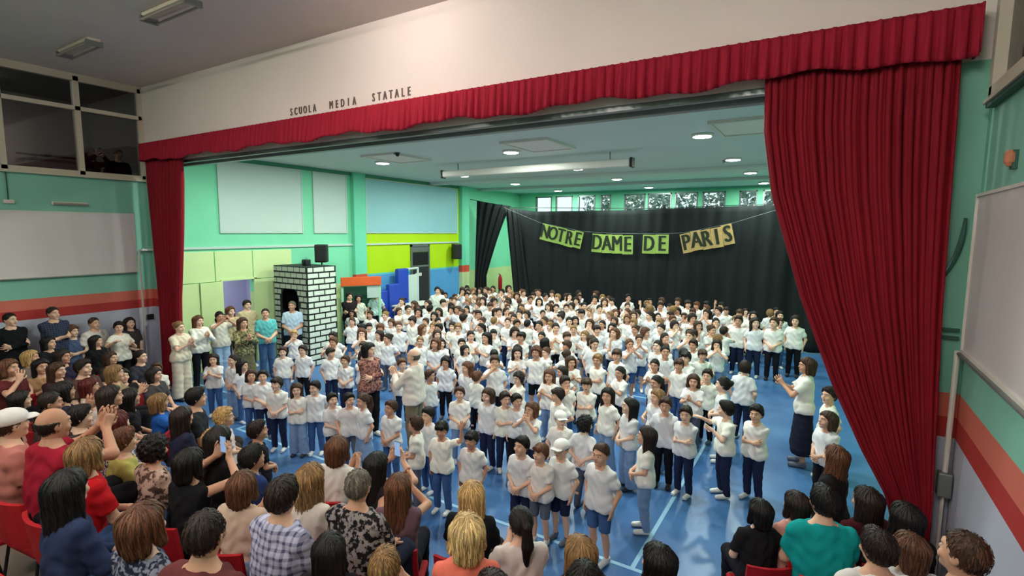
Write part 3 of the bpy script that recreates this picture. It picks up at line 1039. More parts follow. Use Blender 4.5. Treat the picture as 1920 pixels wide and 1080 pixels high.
class Acc:
    """accumulates vertex / face arrays with a material slot each"""
    def __init__(s):
        s.V, s.F, s.S, s.n = [], [], [], 0

    def add(s, V, F, slot=0):
        V = np.asarray(V, float)
        s.V.append(V)
        s.F += [tuple(int(i) + s.n for i in f) for f in F]
        s.S += [slot] * len(F)
        s.n += len(V)

    def mesh(s, name, mats):
        me = bpy.data.meshes.new(name)
        me.from_pydata(np.concatenate(s.V).tolist(), [], s.F)
        for m_ in mats:
            me.materials.append(m_)
        me.polygons.foreach_set('material_index', s.S)
        me.polygons.foreach_set('use_smooth', [True] * len(me.polygons))
        me.update()
        return me


def ball(c, r, n=8, mdl=5):
    V, F = [], []
    for j in range(1, mdl):
        ph_ = PI * j / mdl
        for i in range(n):
            t = 2 * PI * i / n
            V.append((c[0] + r[0] * math.sin(ph_) * math.cos(t), c[1] + r[1] * math.sin(ph_) * math.sin(t), c[2] + r[2] * math.cos(ph_)))
    V += [(c[0], c[1], c[2] + r[2]), (c[0], c[1], c[2] - r[2])]
    a, b = len(V) - 2, len(V) - 1
    for j in range(mdl - 2):
        for i in range(n):
            p, q = j * n + i, j * n + (i + 1) % n
            F.append((p, p + n, q + n, q))
    for i in range(n):
        F.append((a, i, (i + 1) % n))
        F.append((b, (mdl - 2) * n + (i + 1) % n, (mdl - 2) * n + i))
    return np.array(V), F


def tubearr(pts, rr, n=6):
    mb = MB().tube(pts, rr, n)
    return np.array(mb.v), mb.f


# materials worn by people take the colour set on each object
M['skin'] = mat('skin', None, .55, .3, .06, 9, objcol=True)
M['cotton'] = mat('cotton', None, .85, .1, .08, 14, .25, 22, objcol=True)
M['denim'] = mat('denim', None, .85, .1, .18, 18, .25, 60, objcol=True)
M['hair'] = mat('hair', None, .5, .35, .35, 34, .6, 90, objcol=True, stretch=(1, 1, .18))
M['leather'] = mat('shoe_material', None, .5, .35, .1, 20, objcol=True)
M['eye'] = mat('eye_white', srgb(225, 220, 215), .3)
M['iris'] = mat('eye_dark', srgb(34, 24, 20), .3)
M['lip'] = mat('lip', srgb(186, 112, 102), .5)
M['brow'] = mat('brow', srgb(84, 60, 48), .8)
hn, hl = M['hair'].node_tree.nodes, M['hair'].node_tree.links
ha = hn.new('ShaderNodeAttribute'); ha.attribute_name = 'tone'
hm = hn.new('ShaderNodeMix'); hm.data_type = 'RGBA'; hm.blend_type = 'MULTIPLY'; hm.inputs[0].default_value = 1
hb = hn['Principled BSDF']
src_ = hb.inputs['Base Color'].links[0].from_socket
hl.new(src_, hm.inputs[6]); hl.new(ha.outputs['Fac'], hm.inputs[7]); hl.new(hm.outputs[2], hb.inputs['Base Color'])
BODY_MATS = [M['skin'], M['eye'], M['iris'], M['lip'], M['brow']]


def pattern(name, base, dark, kind, sc):
    m_, N, L, B = new_mat(name)
    tc = N.new('ShaderNodeTexCoord')
    mx = N.new('ShaderNodeMix'); mx.data_type = 'RGBA'
    mx.inputs[6].default_value = base; mx.inputs[7].default_value = dark
    if kind == 'check':
        sp = N.new('ShaderNodeSeparateXYZ'); L.new(tc.outputs['Object'], sp.inputs[0])
        vals = []
        for i in (0, 2):
            mm = N.new('ShaderNodeMath'); mm.operation = 'MULTIPLY'; mm.inputs[1].default_value = sc
            L.new(sp.outputs[i], mm.inputs[0])
            sn = N.new('ShaderNodeMath'); sn.operation = 'SINE'; L.new(mm.outputs[0], sn.inputs[0])
            gt = N.new('ShaderNodeMath'); gt.operation = 'GREATER_THAN'; gt.inputs[1].default_value = .35; L.new(sn.outputs[0], gt.inputs[0])
            vals.append(gt)
        ad = N.new('ShaderNodeMath'); ad.operation = 'ADD'; L.new(vals[0].outputs[0], ad.inputs[0]); L.new(vals[1].outputs[0], ad.inputs[1])
        hf = N.new('ShaderNodeMath'); hf.operation = 'MULTIPLY'; hf.inputs[1].default_value = .5; L.new(ad.outputs[0], hf.inputs[0])
        L.new(hf.outputs[0], mx.inputs[0])
    else:
        if kind == 'spots':
            nz = N.new('ShaderNodeTexVoronoi'); nz.inputs['Scale'].default_value = sc
            src = nz.outputs['Distance']; lo_, hi_ = .30, .42
        else:
            nz = N.new('ShaderNodeTexNoise'); nz.inputs['Scale'].default_value = sc; nz.inputs['Detail'].default_value = 2
            src = nz.outputs[0]; lo_, hi_ = .47, .55
        L.new(tc.outputs['Object'], nz.inputs[0])
        mr = N.new('ShaderNodeMapRange'); mr.inputs[1].default_value = lo_; mr.inputs[2].default_value = hi_
        L.new(src, mr.inputs[0]); L.new(mr.outputs[0], mx.inputs[0])
    L.new(mx.outputs[2], B.inputs['Base Color'])
    B.inputs['Roughness'].default_value = .85
    B.inputs['Specular IOR Level'].default_value = .1
    return m_


PAT = {
    'check': pattern('checked_shirt', srgb(196, 196, 222), srgb(84, 86, 120), 'check', 130),
    'floral_beige': pattern('beige_floral', srgb(206, 176, 160), srgb(92, 72, 62), 'noise', 22),
    'floral_black': pattern('black_floral', srgb(30, 28, 30), srgb(150, 142, 142), 'noise', 30),
    'spots_white': pattern('white_black_print', srgb(206, 186, 190), srgb(48, 36, 42), 'noise', 45),
    'blouse_pink': pattern('dusty_pink_print', srgb(176, 124, 114), srgb(104, 66, 62), 'noise', 28),
    'khaki': pattern('khaki_print', srgb(150, 142, 104), srgb(78, 76, 52), 'noise', 24),
    'navy_floral': pattern('navy_floral', srgb(36, 38, 58), srgb(130, 134, 150), 'noise', 34),
    'polo': pattern('navy_polo_print', srgb(62, 70, 92), srgb(32, 36, 50), 'check', 160),
}


# ---- head (face towards -Y, centre of the head at the origin)
def head_arrays():
    A = Acc()
    f = Field((-.11, -.13, -.20), (.11, .13, .14), .0065)
    f.ell((0, .012, .022), (.076, .094, .096), .02)
    f.ell((0, -.022, -.045), (.056, .064, .068), .045)
    f.cap((0, -.084, .012), (0, -.097, -.018), .008, .0115, .016)
    f.ell((0, -.066, -.094), (.022, .018, .016), .03)
    for s in (-1, 1):
        f.ell((s * .077, .014, -.006), (.011, .020, .031), .008)
        f.cap((s * .012, -.088, .034), (s * .046, -.073, .034), .006, .006, .02)
        f.ell((s * .045, -.062, -.03), (.020, .018, .018), .02)
        f.ell((s * .031, -.095, .010), (.015, .008, .009), .012, minus=True)
    f.cap((0, .018, -.05), (0, .03, -.19), .047, .052, .03)
    V, F = f.net()
    A.add(V, F, 0)
    for s in (-1, 1):
        A.add(*ball((s * .031, -.078, .010), (.0145, .009, .0062)), 1)
        A.add(*ball((s * .031, -.0855, .010), (.0078, .004, .0064)), 2)
        A.add(*tubearr([(s * .014, -.0935, .032), (s * .032, -.0885, .036), (s * .050, -.0755, .032)], [.0026, .0036, .0026], 5), 4)
    A.add(*ball((0, -.084, -.053), (.023, .0085, .0065)), 3)
    A.add(*ball((0, -.0855, -.062), (.018, .0085, .006)), 3)
    return A


HEAD = head_arrays()


# ---- hair styles, in the head's frame
def strands(f, V, n, style):
    """thin locks combed down over the hair volume"""
    g = np.random.default_rng(len(style) * 7 + n)
    p = V[g.integers(0, len(V), n)].copy()
    crown = np.array([.012, .03, .125])
    steps, sl = (3, .010) if style in ('crop', 'bald') else ((4, .013) if style in ('short', 'curly', 'bun') else (6, .020))
    wdt = g.uniform(.0022, .0046, n)
    tone_s = g.uniform(.45, 1.9, n)
    wob = g.normal(0, .25, (n, 3))
    SV, ST = [], []
    hi = np.array(f.D.shape) - 2
    out = g.uniform(.0005, .006, n)
    def smp(q):
        i = np.clip(np.rint((q - f.lo) / f.h).astype(int), 1, hi)
        a, b, c = i.T
        D = f.D
        gr = np.stack([D[a + 1, b, c] - D[a - 1, b, c], D[a, b + 1, c] - D[a, b - 1, c], D[a, b, c + 1] - D[a, b, c - 1]], 1)
        gr /= (np.linalg.norm(gr, axis=1, keepdims=True) + 1e-6)
        base = f.lo + i * f.h
        return D[a, b, c] + ((q - base) * gr).sum(1), gr
    for k in range(steps + 1):
        d, nr = smp(p)
        p = p - nr * np.clip(d - out, -.012, .012)[:, None]
        dr = (p - crown) * 5 + np.array([0, 0, -1.0]) * (.35 if style in ('short', 'crop', 'bun', 'curly') else .8) + wob * (1.6 if style == 'curly' else .5)
        if style in ('ponytail', 'bun'):
            pull = np.array([0, .13, .04]) - p
            dr = np.where((p[:, 1] < .10)[:, None], pull * 8, np.array([[0, 0, -1.0]]))
        t = dr - nr * (dr * nr).sum(1)[:, None]
        t /= (np.linalg.norm(t, axis=1, keepdims=True) + 1e-6)
        w = np.cross(nr, t) * (wdt * (1 - .75 * (k / steps) ** 2))[:, None]
        SV += [p - w, p + nr * (wdt * .6)[:, None], p + w]
        ST += [tone_s, tone_s, tone_s]
        p = p + t * sl
    m_ = 3 * (steps + 1)
    SV = np.stack(SV, 1).reshape(-1, 3)
    ST = np.stack(ST, 1).reshape(-1)
    F = []
    for i in range(n):
        b = i * m_
        for k in range(steps):
            a = b + 3 * k
            F += [(a, a + 1, a + 4, a + 3), (a + 1, a + 2, a + 5, a + 4)]
    return SV, F, ST


def hair_mesh(style):
    f = Field((-.17, -.16, -.48), (.17, .24, .20), .009)
    def base(g=.014, c=-.004, ear=True):
        f.ell((0, .012, .026), (.076 + g, .094 + g, .096 + g), .02)
        f.keep(lambda X, Y, Z: -(Y * .74 + Z * .67) + c + 0 * X)
        f.keep(lambda X, Y, Z: -.085 - Z + 0 * X + 0 * Y)
    def back_slab(z1, wd=.075, y=.075, th=.032):
        f.cap((-wd * .55, .07, .03), (-wd * .75, y, z1), .05, th, .05)
        f.cap((wd * .55, .07, .03), (wd * .75, y, z1), .05, th, .05)
        f.cap((0, .08, .03), (0, y + .012, z1 - .02), .05, th + .006, .05)
    def sides(z1, y=.0):
        for s in (-1, 1):
            f.cap((s * .078, .01, .05), (s * .092, y, z1), .022, .026, .03)
    if style == 'short':
        base(.015)
        f.ell((0, -.055, .098), (.05, .03, .022), .02)
    elif style == 'crop':
        base(.008, .004)
    elif style == 'fringe':
        base(.017)
        f.ell((0, -.082, .072), (.062, .020, .030), .02)
    elif style == 'curly':
        base(.030)
        sides(-.05, .02)
        f.ripple(lambda X, Y, Z: .007 * (np.sin(X * 130) * np.sin(Y * 120 + 1) + np.sin(Z * 125 + 2) * np.sin(X * 90)))
    elif style == 'bob':
        base(.017)
        back_slab(-.10)
        sides(-.09)
    elif style == 'long':
        base(.017)
        back_slab(-.30, .085, .085)
        sides(-.20, .03)
    elif style == 'verylong':
        base(.018)
        back_slab(-.42, .09, .095, .036)
        sides(-.30, .03)
    elif style == 'ponytail':
        base(.012)
        f.cap((0, .10, .05), (0, .135, .03), .028, .03, .02)
        f.cap((0, .135, .03), (0, .15, -.10), .032, .036, .02)
        f.cap((0, .15, -.10), (0, .135, -.25), .036, .014, .02)
    elif style == 'bun':
        base(.012)
        f.ell((0, .115, .06), (.045, .04, .042), .02)
    elif style == 'bald':
        f.ell((0, .012, .022), (.084, .102, .103), .02)
        f.keep(lambda X, Y, Z: np.abs(Z + .018) - .045 + 0 * X + 0 * Y)
        f.keep(lambda X, Y, Z: -Y - .005 + 0 * X + 0 * Z)
    elif style == 'cap':
        f.ell((0, .01, .055), (.097, .112, .078), .01)
        f.keep(lambda X, Y, Z: .022 - Z + 0 * X + 0 * Y)
        f.ell((0, -.10, .034), (.078, .075, .010), .012)
    if style != 'cap':
        f.ripple(lambda X, Y, Z: .0022 * np.sin(np.arctan2(X, Y + .02) * 26 + 8 * Z) + .002 * np.sin(X * 60 + 3) * np.sin(Z * 22))
    V, F = f.net()
    A = Acc()
    A.add(V, F)
    if style == 'cap':
        return A.mesh('cap', [M['cotton']])
    tone = [np.full(len(V), .8)]
    SV, SF, ST = strands(f, V, {'bald': 120, 'crop': 420, 'curly': 500}.get(style, 760), style)
    A.add(SV, SF)
    tone.append(ST)
    me = A.mesh('hair', [M['hair']])
    at = me.attributes.new('tone', 'FLOAT', 'POINT')
    at.data.foreach_set('value', np.concatenate(tone).astype(np.float32))
    return me


HAIR = {}


def hair(style):
    if style not in HAIR:
        HAIR[style] = hair_mesh(style)
    return HAIR[style]


# ---- bodies
DIM = {
    'man': dict(h=1.75, shz=1.42, shw=.176, hipz=.93, hipw=.090, knee=.50, ank=.085, ua=.295, fa=.255, hand=.18, head=1.635, hs=1.03, r=1.08, belly=.02),
    'woman': dict(h=1.65, shz=1.34, shw=.148, hipz=.885, hipw=.092, knee=.47, ank=.08, ua=.275, fa=.235, hand=.165, head=1.545, hs=.98, r=.94, belly=.0),
    'child': dict(h=1.25, shz=.975, shw=.112, hipz=.62, hipw=.066, knee=.345, ank=.065, ua=.20, fa=.175, hand=.125, head=1.15, hs=.91, r=.72, belly=.005),
}


def V3(*a):
    return np.array(a, float)


def unit(v):
    return v / (np.linalg.norm(v) + 1e-9)


def ik(s, w, l1, l2, pole):
    d = w - s
    L = np.linalg.norm(d)
    if L > (l1 + l2) * .995:
        w = s + d / L * (l1 + l2) * .995
        d = w - s; L = np.linalg.norm(d)
    a = (l1 * l1 - l2 * l2 + L * L) / (2 * L)
    hgt = math.sqrt(max(0, l1 * l1 - a * a))
    u = d / L
    p = pole - u * (pole @ u)
    return s + u * a + unit(p) * hgt, w


# hand targets per pose: (right xyz, left xyz, right finger dir, left finger dir, palm normals), in arm lengths from the chest point
POSE = {
    'down':  dict(R=(-.42, -.06, -.93), L=(.42, -.06, -.93), dR=(0, -.15, -1), dL=(0, -.15, -1), nR=(1, 0, 0), nL=(-1, 0, 0), head=(0, 0)),
    'down2': dict(R=(-.40, -.16, -.90), L=(.42, .02, -.92), dR=(0, -.3, -1), dL=(0, -.1, -1), nR=(1, 0, 0), nL=(-1, 0, 0), head=(.5, .05)),
    'clasp': dict(R=(-.10, -.42, -.70), L=(.10, -.42, -.72), dR=(.7, -.2, -.5), dL=(-.7, -.2, -.5), nR=(.3, .9, 0), nL=(-.3, .9, 0), head=(-.25, .12)),
    'clap':  dict(R=(-.07, -.60, -.22), L=(.07, -.60, -.20), dR=(.15, -.55, .8), dL=(-.15, -.55, .8), nR=(1, .2, 0), nL=(-1, .2, 0), head=(.2, .0)),
    'clap_high': dict(R=(-.06, -.62, .16), L=(.06, -.62, .18), dR=(.1, -.4, .9), dL=(-.1, -.4, .9), nR=(1, .2, 0), nL=(-1, .2, 0), head=(0, -.05)),
    'cross': dict(R=(.22, -.38, -.42), L=(-.20, -.34, -.48), dR=(.6, .7, .25), dL=(-.6, .7, .2), nR=(0, 1, 0), nL=(0, 1, 0), head=(.3, 0)),
    'face':  dict(R=(-.12, -.42, .12), L=(.30, -.10, -.90), dR=(.35, .2, .9), dL=(0, -.2, -1), nR=(.5, .8, 0), nL=(-1, 0, 0), head=(.15, .05)),
    'both_face': dict(R=(-.13, -.42, .12), L=(.13, -.42, .12), dR=(.25, .2, .95), dL=(-.25, .2, .95), nR=(.5, .8, 0), nL=(-.5, .8, 0), head=(-.1, .05)),
    'raise': dict(R=(-.40, -.05, -.92), L=(.80, -.10, .66), dR=(0, -.2, -1), dL=(.3, 0, .95), nR=(1, 0, 0), nL=(0, -1, 0), head=(.15, -.1)),
    'point': dict(R=(-.55, -.62, -.02), L=(.10, -.50, -.20), dR=(-.5, -.8, .2), dL=(-.6, -.7, .2), nR=(0, 0, -1), nL=(0, 1, 0), head=(-.6, 0)),
    'phone': dict(R=(-.14, -.62, .28), L=(.14, -.62, .28), dR=(.25, -.25, .9), dL=(-.25, -.25, .9), nR=(.8, .5, 0), nL=(-.8, .5, 0), head=(0, -.05)),
    'lap':   dict(R=(-.16, -.52, -.66), L=(.16, -.50, -.68), dR=(.4, -.8, -.2), dL=(-.4, -.8, -.2), nR=(0, 0, -1), nL=(0, 0, -1), head=(.25, .05)),
    'behind': dict(R=(-.16, .28, -.66), L=(.16, .30, -.66), dR=(.6, .1, -.6), dL=(-.6, .1, -.6), nR=(0, 1, 0), nL=(0, 1, 0), head=(-.4, 0)),
    'hips':  dict(R=(-.62, -.10, -.55), L=(.62, -.10, -.55), dR=(.8, -.4, -.4), dL=(-.8, -.4, -.4), nR=(.3, .9, 0), nL=(-.3, .9, 0), head=(-.2, 0)),
}
HANDREC = {}


def hand_parts(A, f, w, d, nrm, size, side):
    """palm into the field, five fingers as bent tapering tubes rooted in the palm"""
    d = unit(V3(*d)); nrm = V3(*nrm); nrm = unit(nrm - d * (nrm @ d))
    s = np.cross(d, nrm) * side          # towards the thumb
    pl = size * .50
    for o in (-.30, 0, .30):
        f.cap(w + s * size * o * .35, w + d * pl + s * size * o * .62, size * .11, size * .10, size * .12)
    for i, (o, ln) in enumerate(((.26, .43), (.09, .49), (-.08, .46), (-.24, .36))):
        b = w + d * pl * .9 + s * size * o
        l1 = size * ln * .55
        p1 = b + (d + nrm * .18 + s * o * .3) * l1
        p2 = p1 + unit(d + nrm * .62 + s * o * .2) * l1 * .85
        A.add(*tubearr([b, p1, p2, p2 + unit(p2 - p1) * size * .02], [size * .058, size * .054, size * .044, size * .02], 6), 0)
    b = w + d * pl * .25 + s * size * .22
    p1 = b + unit(d * .6 + s * .9 + nrm * .25) * size * .22
    p2 = p1 + unit(d + s * .25 + nrm * .3) * size * .20
    A.add(*tubearr([b, p1, p2, p2 + unit(p2 - p1) * size * .02], [size * .07, size * .062, size * .05, size * .02], 6), 0)
    return w + d * pl + nrm * size * .12


def joints(kind, pose, seat):
    q = DIM[kind]
    P = POSE[pose]
    J = {}
    dz = (.52 * q['h'] / 1.68 - q['hipz']) if seat else 0
    lean = -.04 if seat else 0
    J['dz'] = dz
    J['ch'] = V3(0, lean, q['shz'] + dz)
    L = q['ua'] + q['fa']
    for n, s in (('R', -1), ('L', 1)):
        sh = V3(s * q['shw'], .01 + lean, q['shz'] + dz - .018 * q['r'])
        w = J['ch'] + V3(*P[n]) * L
        pole = V3(s * .7, .5, -.6) if P[n][2] < .4 else V3(s * 1, -.1, -.2)
        if pose == 'behind':
            pole = V3(s, .3, 0)
        el, w = ik(sh, w, q['ua'], q['fa'], pole)
        J['sh' + n], J['el' + n], J['wr' + n] = sh, el, w
        hip = V3(s * q['hipw'], 0, q['hipz'] + dz)
        if seat:
            kn = V3(s * (q['hipw'] + .03), -.44 * q['h'] / 1.68, .53 * q['h'] / 1.68)
            an = V3(s * (q['hipw'] + .03), -.42 * q['h'] / 1.68, q['ank'])
        else:
            kn = V3(s * (q['hipw'] + .008), -.012, q['knee'])
            an = V3(s * (q['hipw'] + .018), .02, q['ank'])
        J['hip' + n], J['kn' + n], J['an' + n] = hip, kn, an
    return J


def torso(f, J, q, g):
    """torso volumes, g = how far the cloth stands off"""
    r = q['r']
    dz = J['dz']
    z0, z1 = q['hipz'] + dz, q['shz'] + dz
    y = J['ch'][1]
    sw = q['shw']
    f.cap((-sw * .54, y * .9, z1 - .11 * r), (sw * .54, y * .9, z1 - .11 * r), .098 * r + g, .098 * r + g, .06 * r)
    f.cap((-sw * .45, y * .5, (z0 + z1) / 2 - .02), (sw * .45, y * .5, (z0 + z1) / 2 - .02), .092 * r + g + q['belly'], .092 * r + g + q['belly'], .07 * r)
    f.cap((-q['hipw'] * .85, 0, z0 + .03), (q['hipw'] * .85, 0, z0 + .03), .108 * r + g, .108 * r + g, .07 * r)
    f.cap((0, y, z1 - .02), (0, 0, z0 + .05), .09 * r + g, .10 * r + g, .06 * r)
    for s_ in (-1, 1):
        f.cap((s_ * .03, .012 + y, z1 + .028 * r), (s_ * sw, .01 + y, z1 - .018 * r), .050 * r + g, .046 * r + g, .05 * r)
    f.cap((0, .01 + y, z1 + .01), (0, .005 + y, z1 + .07 * r), .062 * r + g * .6, .05 * r, .04 * r)


def frame_of(kind, J):
    pts = np.array([v for k_, v in J.items() if k_ != 'dz'])
    return pts.min(0) - .24, pts.max(0) + .24


BODY = {}


def hrot(P):
    return Matrix.Rotation(P['head'][0], 3, 'Z') @ Matrix.Rotation(-P['head'][1], 3, 'X')


def body(kind, pose, seat, bottoms):
    key = (kind, pose, seat)
    if key in BODY:
        return BODY[key]
    q, P = DIM[kind], POSE[pose]
    J = joints(kind, pose, seat)
    r = q['r']
    lo, hi = frame_of(kind, J)
    lo[2] = -.03
    A = Acc()
    f = Field(lo, hi, .0125 if kind == 'child' else .0145)
    torso(f, J, q, 0)
    grips = {}
    for n, s in (('R', -1), ('L', 1)):
        f.cap(J['sh' + n], J['el' + n], .047 * r, .040 * r, .03 * r)
        f.cap(J['el' + n], J['wr' + n], .041 * r, .027 * r, .02 * r)
        grips[n] = hand_parts(A, f, J['wr' + n], P['d' + n], P['n' + n], q['hand'], s)
        f.cap(J['hip' + n], J['kn' + n], .082 * r, .056 * r, .04 * r)
        f.cap(J['kn' + n], (J['kn' + n] * .55 + J['an' + n] * .45) + V3(0, .012, 0), .055 * r, .053 * r, .02 * r)
        f.cap((J['kn' + n] * .55 + J['an' + n] * .45) + V3(0, .012, 0), J['an' + n], .052 * r, .036 * r, .02 * r)
        f.cap(J['an' + n] + V3(0, .01, -.03 * r), J['an' + n] + V3(0, -.15 * r, -.045 * r), .035 * r, .028 * r, .02 * r)
    hc = V3(0, J['ch'][1] * 1.3 - .01, q['head'] + J['dz'])
    f.cap(J['ch'] + V3(0, .01, 0), hc + V3(0, .02, -.06), .056 * r, .047 * q['hs'], .03 * r)
    V, F = f.net()
    A.add(V, F, 0)
    R = np.array(hrot(P))
    n0 = 0
    for i, Vh in enumerate(HEAD.V):
        pass
    Vh = np.concatenate(HEAD.V) * q['hs']
    Vh = Vh @ R.T + hc
    base = A.n
    A.V.append(Vh); A.F += [tuple(i + base for i in ff) for ff in HEAD.F]; A.S += HEAD.S; A.n += len(Vh)
    me = A.mesh('person', BODY_MATS)
    BODY[key] = dict(me=me, hc=hc, J=J, grips=grips)
    return BODY[key]


TOPS = {}


def top_mesh(kind, pose, seat, sleeve, material, hem=0.0, snug=.016):
    key = (kind, pose, seat, sleeve, material.name, hem)
    if key in TOPS:
        return TOPS[key]
    q = DIM[kind]
    J = joints(kind, pose, seat)
    r = q['r']
    lo, hi = frame_of(kind, J)
    z0 = q['hipz'] + J['dz']
    lo[2] = min(lo[2], z0 - .35)
    f = Field(lo, hi, .0125 if kind == 'child' else .0145)
    torso(f, J, q, snug)
    if not seat:
        f.cap((-q['hipw'] * .9, 0, z0 - .02), (q['hipw'] * .9, 0, z0 - .02), .116 * r + snug, .116 * r + snug, .05)
        f.cap((-q['hipw'] * .9, 0, z0 + .06), (q['hipw'] * .9, 0, z0 + .06), .112 * r + snug, .112 * r + snug, .05)
    zh = z0 - (.03 if seat else .045 * r) - hem
    f.keep(lambda X, Y, Z: zh - Z + .006 * np.sin(X * 40) + 0 * Y)
    # neckline
    c = J['ch'] + V3(0, -.035 * r, .075 * r)
    f.ell(c, (.072 * r, .07 * r, .05 * r), .02, minus=True)
    zt = q['shz'] + J['dz'] + .058 * r
    f.keep(lambda X, Y, Z: Z - zt - .02 * (Y > 0) + 0 * X)
    for n in 'RL':
        sh, el, wr = J['sh' + n], J['el' + n], J['wr' + n]
        if sleeve == 'short':
            e = sh + (el - sh) * .72
            g = Field(lo, hi, f.h)
            g.cap(sh, sh + (el - sh) * .95, .052 * r + snug, .052 * r + snug, .02)
            u = unit(el - sh)
            g.keep(lambda X, Y, Z: (X - e[0]) * u[0] + (Y - e[1]) * u[1] + (Z - e[2]) * u[2])
            k = .025
            hh = np.maximum(k - np.abs(f.D - g.D), 0) / k
            f.D = np.minimum(f.D, g.D) - hh * hh * k * .25
        elif sleeve == 'long':
            f.cap(sh, el, .050 * r + snug, .046 * r + snug * .8, .025)
            f.cap(el, wr + (el - wr) * .06, .046 * r + snug * .8, .032 * r + snug * .6, .02)
    f.ripple(lambda X, Y, Z: .0035 * np.sin(Z * 55 + 9 * X + 3 * np.sin(X * 21)) + .003 * np.sin(X * 70 + Z * 18 + Y * 20))
    V, F = f.net()
    A = Acc(); A.add(V, F)
    TOPS[key] = A.mesh('shirt', [material])
    return TOPS[key]


BOTS = {}


def bottom_mesh(kind, pose, seat, cut, material):
    pk = 'stand' if not seat else 'seat'
    key = (kind, pk, cut, material.name)
    if key in BOTS:
        return BOTS[key]
    q = DIM[kind]
    J = joints(kind, 'down', seat)
    r = q['r']
    lo, hi = frame_of(kind, J)
    z0 = q['hipz'] + J['dz']
    lo[2] = 0
    hi[2] = z0 + .25
    f = Field(lo, hi, .0125 if kind == 'child' else .0145)
    g = .014 * r + .002
    f.cap((-q['hipw'] * .85, 0, z0 + .03), (q['hipw'] * .85, 0, z0 + .03), .110 * r + g, .110 * r + g, .05)
    f.cap((-q['hipw'] * .6, 0, z0 + .06 * r), (q['hipw'] * .6, 0, z0 + .06 * r), .092 * r + g, .092 * r + g, .05)
    wide = cut == 'wide'
    if cut == 'skirt':
        for s_ in (-1, 1):
            f.cap((s_ * q['hipw'] * .75, 0, z0 + .02), (s_ * q['hipw'] * 1.1, 0, .30), .118 * r, .17 * r, .06)
        f.keep(lambda X, Y, Z: .22 - Z + 0 * X + 0 * Y)
    else:
        for n in 'RL':
            hip, kn, an = J['hip' + n], J['kn' + n], J['an' + n]
            f.cap(hip, kn, .086 * r + g, (.062 if not wide else .085) * r + g, .03 * r)
            if cut != 'shorts':
                f.cap(kn, an, (.060 if not wide else .085) * r + g, (.046 if not wide else .10) * r + g, .02 * r)
        if cut == 'shorts' and not seat:
            zc = q['knee'] + .02
            f.keep(lambda X, Y, Z: zc - Z + 0 * X + 0 * Y)
        elif not seat or cut != 'shorts':
            zc = q['ank'] - .02
            f.keep(lambda X, Y, Z: zc - Z + 0 * X + 0 * Y)
    zt = z0 + (.13 if seat else .035) * r
    f.keep(lambda X, Y, Z: Z - zt + 0 * X + 0 * Y)
    f.ripple(lambda X, Y, Z: .0016 * np.sin(Z * 60 + 20 * X) + .0014 * np.sin(Z * 31 + 40 * Y))
    V, F = f.net()
    A = Acc(); A.add(V, F)
    BOTS[key] = A.mesh('trousers', [material])
    return BOTS[key]


SHOES = {}


def shoe_mesh(kind, seat, n):
    key = (kind, seat, n)
    if key not in SHOES:
        q = DIM[kind]
        J = joints(kind, 'down', seat)
        a = J['an' + n]
        r = q['r']
        f = Field(a + V3(-.10, -.28, -.12), a + V3(.10, .14, .12), .010)
        f.cap(a + V3(0, .015, -.035 * r), a + V3(0, -.165 * r, -.050 * r), .047 * r, .042 * r, .02)
        f.cap(a + V3(0, .01, 0), a + V3(0, .005, .03 * r), .046 * r, .046 * r, .02)
        f.keep(lambda X, Y, Z: .004 - Z + 0 * X + 0 * Y)
        f.keep(lambda X, Y, Z: Z - (a[2] + .02 * r) + 0 * X + 0 * Y)
        V, F = f.net()
        A = Acc(); A.add(V, F)
        SHOES[key] = A.mesh('shoe', [M['leather']])
    return SHOES[key]


SKIN = [srgb(226, 178, 152), srgb(214, 164, 138), srgb(200, 148, 122), srgb(232, 188, 164)]
HC = {'black': srgb(22, 18, 18), 'dark': srgb(40, 28, 24), 'brown': srgb(70, 46, 34), 'chestnut': srgb(98, 62, 42), 'red': srgb(92, 30, 26), 'blond': srgb(196, 158, 104),
      'lightblond': srgb(222, 190, 134), 'darkblond': srgb(142, 108, 70), 'grey': srgb(112, 102, 94), 'white': srgb(228, 226, 224)}


def person(loc, rz, kind, pose, seat, scale, hairstyle, haircol, top, topcol, bottom, botcol, shoecol, label, group=None, skin=None, sleeve='short', hat=False, hem=0.0):
    b = body(kind, pose, seat, bottom)
    o = obj('person', b['me'], None, loc, (0, 0, rz))
    o.scale = (scale, scale, scale)
    o.color = skin or SKIN[rnd.randrange(4)]
    tag(o, label, 'person', group)
    mt = PAT[top] if top in PAT else M['cotton']
    s = obj('shirt', top_mesh(kind, pose, seat, sleeve, mt, hem), o)
    s.color = topcol
    t = obj('skirt' if bottom == 'skirt' else ('shorts' if bottom == 'shorts' else 'trousers'), bottom_mesh(kind, pose, seat, bottom, M['denim']), o)
    t.color = botcol
    for n in 'RL':
        sh = obj('shoe', shoe_mesh(kind, seat, n), o)
        sh.color = shoecol
    hs = DIM[kind]['hs']
    hr = hrot(POSE[pose]).to_euler()
    if hairstyle != 'none':
        h = obj('hair', hair(hairstyle), o, b['hc'], hr)
        h.scale = (hs, hs, hs)
        h.color = haircol
    if hat:
        h = obj('cap', hair('cap'), o, b['hc'], hr)
        h.scale = (hs * 1.04,) * 3
        h.color = srgb(236, 232, 230)
    return o, b


def facing(dx, dy):
    return math.atan2(dy, dx) + PI / 2
